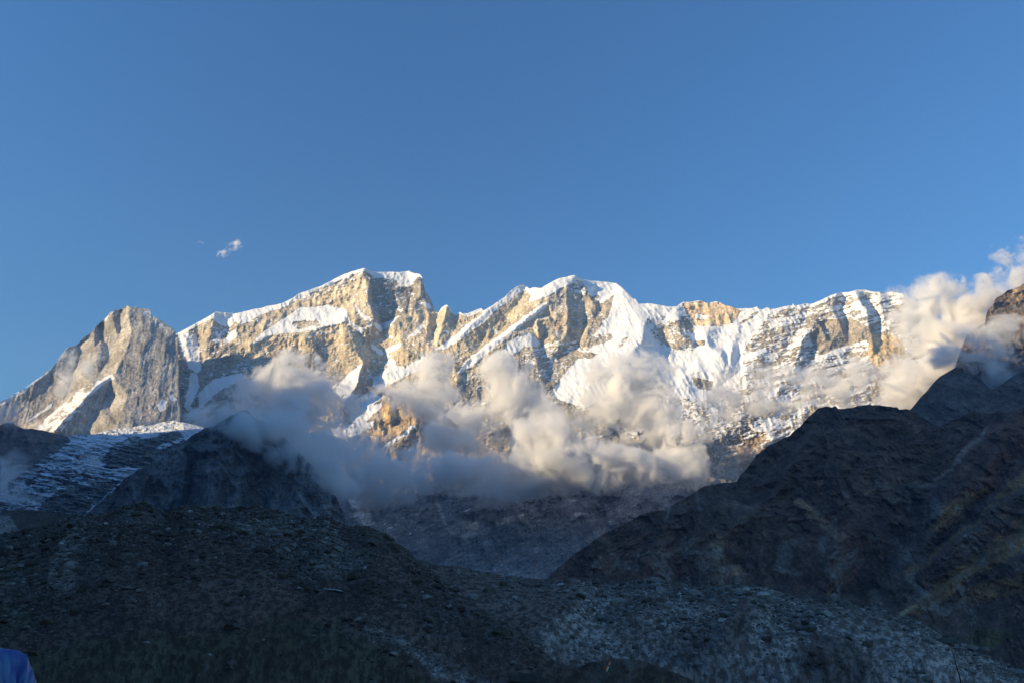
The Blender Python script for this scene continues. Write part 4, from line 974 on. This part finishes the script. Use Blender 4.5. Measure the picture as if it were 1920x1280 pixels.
for (G, x, y, wpx, sc, mat, lab) in [
    (G_mm, 1291, 1158, 14, (1.3, 1, .75), MAT_PALE, 'white flat boulder alone in the middle of the grey moraine'),
    (G_mm, 1327, 1157, 10, (1.2, 1, .7), MAT_PALE, 'small whitish boulder just right of the white flat boulder'),
    (G_mm, 1471, 1181, 11, (1, 1, 1.1), MAT_PALE, 'rounded pale boulder right of the brown earth spur'),
    (G_mm, 1373, 1102, 8, (1, 1, .9), MAT_PALE, 'pale boulder sitting on the crest of the middle moraine'),
    (G_mm, 1594, 1184, 9, (1, 1, 1.2), MAT_PALE, 'upright pale boulder on the right side of the middle moraine'),
    (G_mm, 1725, 1260, 18, (1.4, 1, .7), MAT_STONE, 'broad grey boulder low on the right edge of the moraine'),
    (G_mm, 1011, 1207, 18, (1.2, 1, .8), MAT_STONE, 'large grey boulder in the hollow between the two moraines'),
    (G_mm, 1006, 1169, 20, (1.4, 1, .6), MAT_STONE, 'wide grey boulder at the foot of the dark brown spur'),
    (G_lh, 246, 1103, 22, (1.6, 1, .6), MAT_STONE, 'flat grey slab boulder in the middle of the left slope'),
    (G_lh, 277, 1205, 14, (1.5, 1, .55), MAT_PALE, 'white oval boulder low on the left slope'),
    (G_lh, 630, 1107, 22, (1.8, 1, .3), MAT_PALE, 'long pale slab boulder lying across the left moraine'),
    (G_lh, 520, 1056, 18, (1.1, 1, .9), MAT_STONE, 'large grey boulder below the scree of the left moraine crest'),
    (G_lh, 15, 1127, 10, (.6, .8, 1.4), MAT_STONE, 'upright grey boulder near the left end of the slope'),
    (G_lh, 52, 1062, 24, (1.6, 1, .5), MAT_STONE, 'long grey boulder beside the pale gully on the left'),
    (G_lh, 440, 1178, 40, (1.3, 1, .7), MAT_BROWN, 'big dark boulder half sunk in the lower left slope'),
    (G_kn, 1000, 1270, 60, (1.3, 1, .8), MAT_BROWN, 'huge dark boulder at the left foot of the turf knoll')]:
    q = surf(G, x, y); s = wpx * q[1] / FP * .5
    boulder(len(lab) % 10, (q[0], q[1] - s * .3, q[2] + s * .15), s, (.1, .1, .2), mat, lab, None, sc)

# ================================================================== TENT
def plain(name, col, rough=.8, spec=.2, bumpsc=None):
    m, t, b = nmat(name)
    co = N(t, 'ShaderNodeTexCoord').outputs['Object']
    n = tnoise(t, co, 9, 4, .6)
    L(t, mixc(t, n, tuple(c * .8 for c in col), tuple(min(1, c * 1.2) for c in col)), b.inputs['Base Color'])
    b.inputs['Roughness'].default_value = rough; b.inputs['Specular IOR Level'].default_value = spec
    return m
MAT_TARP = plain('blue_tarpaulin', (.022, .085, .33), .3, .5)
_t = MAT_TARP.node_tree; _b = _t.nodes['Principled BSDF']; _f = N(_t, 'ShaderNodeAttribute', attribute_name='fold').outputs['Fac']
L(_t, mixc(_t, ramp(_t, _f, -.005, .07), (.012, .045, .26), (.12, .22, .42)), _b.inputs['Base Color'])  # fold shading put into the colour: raised creases faded paler, hollows darker
MAT_EDGE = plain('grey_groundsheet', (.35, .38, .38), .7)
MAT_WOOD = plain('weathered_wood', (.035, .03, .028), .9)
MAT_ROPE = plain('rope', (.3, .3, .28), .9)
def empty(name, loc, **kw):
    e = bpy.data.objects.new(name, None); C.objects.link(e); e.location = loc; props(e, **kw); return e
def tube(name, pts, r, mat, parent=None, n=8):
    pts = [Vector(p) for p in pts]; V = []; 
    for i, p in enumerate(pts):
        d = (pts[min(i + 1, len(pts) - 1)] - pts[max(i - 1, 0)]).normalized()
        a = d.orthogonal().normalized(); b = d.cross(a); rr_ = r[i] if isinstance(r, (list, tuple)) else r
        for k in range(n):
            t = 2 * math.pi * k / n; V.append(p + (a * math.cos(t) + b * math.sin(t)) * rr_)
    q = [(i * n + k, i * n + (k + 1) % n, (i + 1) * n + (k + 1) % n, (i + 1) * n + k) for i in range(len(pts) - 1) for k in range(n)]
    m0, m1 = len(V), len(V) + 1; V += [pts[0], pts[-1]]
    t3 = [(m0, (k + 1) % n, k) for k in range(n)] + [(m1, (len(pts) - 1) * n + k, (len(pts) - 1) * n + (k + 1) % n) for k in range(n)]
    return mesh_from(name, [tuple(v) for v in V], quads=q, tris=t3, mat=mat, parent=parent)
TR = R_(42)
tx = -7.30 - (1.44 * math.cos(TR) + 1.29 * math.sin(TR)); ty = 12.0 - (1.44 * math.sin(TR) - 1.29 * math.cos(TR))
tent = empty('tent', (tx, ty, 0), label='blue tarpaulin tent standing at the bottom left corner', cat='tent')
tent.rotation_euler.z = TR
def tent_mesh():
    # section along X, length along Y; a framed shelter with wrinkled cloth pulled over its corners
    prof = [(-2.35, -.12), (-2.05, .5), (-1.75, 1.05), (-1.5, 1.38), (-1.3, 1.47), (-.8, 1.53), (0, 1.56), (.8, 1.53), (1.12, 1.505), (1.38, 1.46), (1.47, 1.40), (1.60, 1.15), (1.78, .75), (1.98, .35), (2.15, -.12)]
    pr = np.array(prof); d = np.r_[0, np.cumsum(np.hypot(*np.diff(pr, axis=0).T))]
    nu, nv = 150, 110
    u = np.linspace(0, d[-1], nu); px = np.interp(u, d, pr[:, 0]); pz = np.interp(u, d, pr[:, 1])
    v = np.linspace(0, 1, nv)
    # close the two ends: scale section towards a raked end wall
    V = np.zeros((nv, nu, 3))
    for i, t in enumerate(v):
        e = min(t, 1 - t) * 2
        f = 1.0 if e > .24 else (e / .24)
        y = (t - .5) * 3.4
        if e < .24:      # end wall: the section shrinks to the base line
            yy = np.sign(t - .5) * (1.29 + .55 * (1 - f) ** .8)
            V[i, :, 0] = px * (1 if f > .98 else (.93 + .07 * f)); V[i, :, 1] = yy; V[i, :, 2] = -.12 + (pz + .12) * f
        else:
            V[i, :, 0] = px; V[i, :, 1] = (t - .5) * 3.4; V[i, :, 2] = pz - .05 * math.sin(math.pi * (e - .24) / .76) 
    x, y, z = V[..., 0], V[..., 1], V[..., 2]
    cx, cyy, cz = 1.4, -1.25, 1.42          # folds fan out of the near right corner
    ang = np.arctan2(z - cz, (x - cx) + .3 * (y - cyy)); rad = np.sqrt((x - cx) ** 2 + (y - cyy) ** 2 + (z - cz) ** 2)
    w = .055 * (1 - 2 * np.abs(noise3(ang * 17, rad * 1.1, 0 * x, 3))) * np.clip(rad * 2.2, 0, 1) * np.exp(-rad * .35)
    w += .035 * (1 - 2 * np.abs(noise3(x * 6 + z * 3.2, y * 5, z * 1.6 - x * 1.2, 8))) + .02 * ridged(x * 5, y * 5, z * 4 + x * 2, 3, .5, 9)
    V[..., 0] += w * np.sign(x) * .25; V[..., 1] += -w * 1.3 * np.sign(-y + .01); V[..., 2] += w * .1
    return V.reshape(-1, 3), grid_quads(nv, nu), w
tv, tq, TV = tent_mesh()
o = mesh_from('canopy', tv, quads=tq[:, ::-1], mat=MAT_TARP, parent=tent, attrs={'fold': (TV.ravel(), 'FLOAT')})
sm = o.modifiers.new('thickness', 'SOLIDIFY'); sm.thickness = .004
# grey groundsheet edge
gv = []; 
for i, a in enumerate(np.linspace(0, 2 * math.pi, 61)):
    c, s = math.cos(a), math.sin(a); k = 1 / max(abs(c), abs(s)) ** .85
    for (r, z) in ((1.0, .10), (1.12, .06), (1.2, -.02)):
        gv.append((c * k * 2.05 * r, s * k * 1.75 * r, z + .03 * math.sin(a * 13)))
gq = [(i * 3 + j, i * 3 + j + 1, i * 3 + j + 4, i * 3 + j + 3) for i in range(60) for j in range(2)]
mesh_from('groundsheet', gv, quads=gq, mat=MAT_EDGE, parent=tent).modifiers.new('thickness', 'SOLIDIFY').thickness = .01
# the pale piece of sheet flung up beside the right wall
fl = []
for i in range(9):
    for j in range(9):
        u, v = i / 8, j / 8
        fl.append((1.72 + .62 * u, -1.5 + .8 * v, .97 - .95 * u ** .8 + .03 * math.sin(9 * u + 5 * v)))
mesh_from('side_flap', fl, quads=grid_quads(9, 9), mat=MAT_EDGE, parent=tent).modifiers.new('thickness', 'SOLIDIFY').thickness = .01
tube('ridge_rope', [(-1.45, -1.27, 1.49), (-.7, -1.28, 1.57), (0, -1.28, 1.6), (.7, -1.28, 1.57), (.95, -1.28, 1.545), (1.1, -1.28, 1.53)], .012, MAT_ROPE, tent)

# ================================================================== FLAG
fp = surf(G_kn, 1144, 1272)
fd = float(fp[1]); pxm = fd / FP
flag = empty('flag', tuple(fp), label='small orange, white and green flag drooping on a thin pole on the turf knoll', cat='flag')
tube('pole', [(.0, 0, -.3), (.02, 0, .8), (.09, 0, 1.95)], .022, MAT_WOOD, flag)
def flag_mesh():
    nu, nv = 40, 30; V = []; col = []
    for i in range(nu):
        u = i / (nu - 1)          # along the fly
        for j in range(nv):
            v = j / (nv - 1)      # across the stripes, 0 = top
            hx, hz = .09 - .04 * v, 1.88 - .62 * v       # on the hoist
            dx = -.62 * (1 - .62 * v) * u ** .9; dz = -(.98 - .25 * v) * u ** 1.05
            y = -.10 * math.sin(7 * u + 5 * v) * u - .05 * math.sin(14 * v + 2 * u) * u
            V.append((hx + dx + .05 * math.sin(9 * v) * u, y - .03, hz + dz))
            col.append((.85, .20, .04) if v < .34 else ((.85, .85, .82) if v < .67 else (.015, .20, .07)))
    return V, col
V_, c_ = flag_mesh()
mfl, t_, b_ = nmat('flag_cloth'); a_ = N(t_, 'ShaderNodeAttribute', attribute_name='rock'); L(t_, a_.outputs['Color'], b_.inputs['Base Color'])
cl = mesh_from('cloth', V_, quads=grid_quads(40, 30), mat=mfl, parent=flag, attrs={'rock': (np.array(c_), 'FLOAT_COLOR')})
cl.modifiers.new('thickness', 'SOLIDIFY').thickness = .004
MAT_NAVY = plain('navy', (.01, .02, .15))
# navy spoked wheel in the white band
wv = []; wq = []
cxw, czw = V_[12 * 30 + 15][0], V_[12 * 30 + 15][2]; yw = V_[12 * 30 + 15][1] - .02
def ringv(r0, r1, n=24):
    b = len(wv)
    for k in range(n):
        a = 2 * math.pi * k / n
        for r in (r0, r1): wv.append((cxw + r * math.cos(a) * .8, yw, czw + r * math.sin(a)))
    for k in range(n):
        k2 = (k + 1) % n; wq.append((b + 2 * k, b + 2 * k + 1, b + 2 * k2 + 1, b + 2 * k2))
ringv(.068, .085); ringv(.0, .015)
for k in range(12):
    a = 2 * math.pi * k / 24; c, s = math.cos(a), math.sin(a); b0 = len(wv)
    for (r, w) in ((-.07, -.003), (-.07, .003), (.07, .003), (.07, -.003)):
        wv.append((cxw + (r * c - w * s) * .8, yw - .0005 * k, czw + r * s + w * c))
    wq.append((b0, b0 + 1, b0 + 2, b0 + 3))
wh = mesh_from('wheel_emblem', wv, quads=wq, mat=MAT_NAVY, parent=cl); wh.modifiers.new('thickness', 'SOLIDIFY').thickness = .004

# ================================================================== bare leaning stem at the lower right
D_ = 62
pts = [Vector(P3(*q, D_)) for q in ((1785, 1219), (1788, 1228), (1791, 1238), (1792.5, 1246), (1795, 1254), (1798, 1263), (1801, 1275), (1803, 1290))]
base = pts[-1] + Vector((.1, 0, -1.6))
stem = empty('bare_sapling', tuple(base), label='thin dark bare stem leaning left in front of the right end of the moraine', cat='sapling')
tube('trunk', [tuple(p - base) for p in pts] + [(0, 0, -.3)], [.018, .022, .028, .034, .038, .044, .05, .055, .08], MAT_WOOD, stem)
rgb = np.random.default_rng(5)
for k in range(6):
    p = pts[1 + k % 6] - base; s = (-1) ** k
    tube('twig', [tuple(p), tuple(p + Vector((.10 * s, .03, .07))), tuple(p + Vector((.17 * s, .05, .2 + .04 * k % .1)))], [.012, .009, .004], MAT_WOOD, stem, 5)
# ================================================================== HAZE AND CLOUDS
def vol_mat(name):
    m = bpy.data.materials.new(name); m.use_nodes = True; t = m.node_tree
    t.nodes.remove(t.nodes['Principled BSDF'])
    v = t.nodes.new('ShaderNodeVolumePrincipled'); t.links.new(v.outputs[0], t.nodes['Material Output'].inputs['Volume'])
    return m, t, v
m, t, v = vol_mat('haze_air')
v.inputs['Color'].default_value = (.42, .66, 1.0, 1); v.inputs['Density'].default_value = 2.6e-5; v.inputs['Anisotropy'].default_value = .1
def box(name, a, b, mat):
    V = [(x, y, z) for x in (a[0], b[0]) for y in (a[1], b[1]) for z in (a[2], b[2])]
    q = [(0, 1, 3, 2), (4, 6, 7, 5), (0, 4, 5, 1), (2, 3, 7, 6), (0, 2, 6, 4), (1, 5, 7, 3)]
    return mesh_from(name, V, quads=q, mat=mat, smooth=False)
hz = box('haze', (-12500, -12500, -40), (12500, 12500, 4700), m); props(hz, kind='stuff')

def cloud_mat(name, dens, fs, edge, amp, aniso=-.05, soft=1.0):
    m, t, v = vol_mat(name)
    oc = N(t, 'ShaderNodeTexCoord').outputs['Object']
    ge = N(t, 'ShaderNodeNewGeometry').outputs['Position']
    ln = N(t, 'ShaderNodeVectorMath', operation='LENGTH'); L(t, oc, ln.inputs[0])
    n = tnoise(t, ge, fs, 8, .70, .9)
    shape = math_(t, 'SUBTRACT', edge, math_(t, 'POWER', ln.outputs['Value'], 2.0))
    f = math_(t, 'ADD', shape, math_(t, 'MULTIPLY', math_(t, 'SUBTRACT', n, .5), amp))
    fade = ramp(t, ln.outputs['Value'], 1.0, .8)
    d = math_(t, 'MULTIPLY', math_(t, 'MULTIPLY', math_(t, 'MAXIMUM', f, 0.0), dens), fade)
    L(t, d, v.inputs['Density'])
    v.inputs['Color'].default_value = (1, 1, 1, 1); v.inputs['Anisotropy'].default_value = aniso
    return m
CM = cloud_mat('cloud_thick', .034, .0048, .50, 6.4)
CT = cloud_mat('cloud_thin', .018, .0062, .30, 7.0)
CW = cloud_mat('cloud_wisp', .030, .014, .10, 6.5)
import bmesh
_bm = bmesh.new(); bmesh.ops.create_icosphere(_bm, subdivisions=3, radius=1.0)
PUFF = {}
for mt in (CM, CT, CW):
    me = bpy.data.meshes.new('puff'); _bm.to_mesh(me); me.materials.append(mt); PUFF[mt.name] = me
_bm.free()
def cloud(label, puffs, mat, D):
    c0 = P3(np.mean([p[0] for p in puffs]), np.mean([p[1] for p in puffs]), D)
    e = empty('cloud', c0, label=label, cat='cloud')
    for p in puffs:
        x, y, rx, ry = p[:4]; dd = p[4] if len(p) > 4 else 0; mm_ = p[5] if len(p) > 5 else mat
        q = Vector(P3(x, y, D + dd)); k = (D + dd) / FP * 1.0
        o = bpy.data.objects.new('puff', PUFF[mm_.name]); C.objects.link(o); o.parent = e
        o.location = q - Vector(c0); o.scale = (rx * k * 1.15, max(rx, ry) * k * .8, ry * k * 1.2); o.rotation_euler = (0, R_(p[6]) if len(p) > 6 else 0, 0)
cloud('cream lit cloud billowing up behind the dark pyramid mountain', [
    (558, 695, 62, 46), (515, 735, 85, 52, 60), (600, 745, 70, 60, 0), (440, 762, 72, 34, 40, CT), (385, 785, 62, 34, 0, CT),
    (545, 800, 110, 62, -100), (620, 855, 110, 62, -100), (700, 900, 110, 50, -60)], CM, 5200)
cloud('thin grey cloud trailing over the tip of the dark pyramid mountain', [(505, 805, 85, 40, 0, CM), (575, 855, 75, 44, 0, CM), (455, 778, 66, 26), (625, 905, 60, 34, 0, CM), (420, 798, 50, 20), (540, 850, 60, 30)], CT, 3650)
cloud('ragged cream and grey cloud scraps between the dark pyramid and the middle cloud bank', [(650, 790, 60, 40), (700, 850, 80, 40), (770, 860, 70, 36), (640, 730, 40, 26)], CT, 5450)
cloud('cream cloud tuft drifting below the snow gully in the middle', [(815, 690, 52, 40), (795, 745, 78, 48), (850, 800, 75, 60), (720, 740, 40, 26, 0, CT)], CM, 5650)
cloud('tall cream cloud column below the pointed summit', [(945, 700, 62, 44), (965, 745, 62, 58), (925, 790, 70, 42, 0, CT), (1010, 790, 70, 50), (880, 830, 80, 40, 0, CT)], CM, 5600)
cloud('long grey cloud bank across the foot of the snow mountain', [
    (780, 892, 110, 40, 0, CT), (870, 885, 110, 44), (960, 888, 110, 44), (1050, 870, 130, 60), (1020, 820, 90, 45), (1140, 880, 110, 46), (1220, 875, 90, 40, 0, CT), (1290, 868, 60, 50), (1290, 830, 50, 50), (930, 925, 90, 26, 0, CT)], CM, 5350)
cloud('big golden cloud in the middle right below the snow apron', [(1185, 705, 95, 52), (1225, 760, 75, 70), (1150, 750, 80, 50), (1110, 790, 70, 40, 0, CT), (1210, 820, 80, 34, 0, CT)], CM, 5600)
cloud('pale cloud veil drifting over the lower right snow slopes', [(1370, 740, 70, 46), (1440, 712, 80, 36), (1520, 705, 80, 34), (1600, 705, 80, 40), (1330, 790, 60, 40, 0), (1560, 745, 80, 30), (1440, 760, 70, 26)], CT, 5700)
cloud('white and grey cloud rising behind the dark horn on the right', [
    (1765, 565, 74, 58), (1720, 610, 58, 66), (1825, 575, 66, 46), (1790, 640, 90, 64), (1730, 700, 90, 60), (1810, 700, 100, 54), (1690, 740, 60, 40), (1850, 560, 70, 36, 0, CT), (1880, 545, 60, 34, 0, CT), (1870, 640, 60, 50, -700, CT), (1690, 560, 40, 34, 0, CT)], CM, 5000)
cloud('grey blue cloud veil hanging behind the dark horn and in front of the sunlit shoulder', [(1850, 675, 62, 40), (1900, 660, 50, 40), (1795, 660, 60, 46, 0, CM), (1870, 710, 60, 30), (1830, 625, 46, 34), (1885, 605, 60, 40)], CT, 4020)
cloud('torn white cloud wisps at the right edge of the sky', [(1885, 480, 34, 34), (1900, 520, 50, 34), (1918, 490, 34, 56), (1870, 525, 50, 30)], CT, 5300)
cloud('small cream cloud clinging to the left flank of the granite mountain', [(152, 690, 46, 44), (130, 725, 30, 26)], CT, 5600)
cloud('small cloud at the left edge above the crag', [(-5, 785, 42, 44)], CT, 5000)
cloud('grey cloud low at the left edge in front of the glacier', [(-5, 890, 70, 56), (40, 925, 60, 26)], CT, 4200)
cloud('small grey cloud patch hanging over the glacier', [(158, 868, 50, 24)], CT, 4500)
cloud('torn white cloudlet alone in the blue sky on the left', [(438, 462, 26, 12, 0, CW, -25), (420, 474, 18, 12, 0, CW, -40), (446, 455, 12, 14, 0, CW)], CW, 7500)
cloud('faint tiny cloudlet left of the torn white cloudlet', [(376, 455, 13, 7)], CW, 7500)
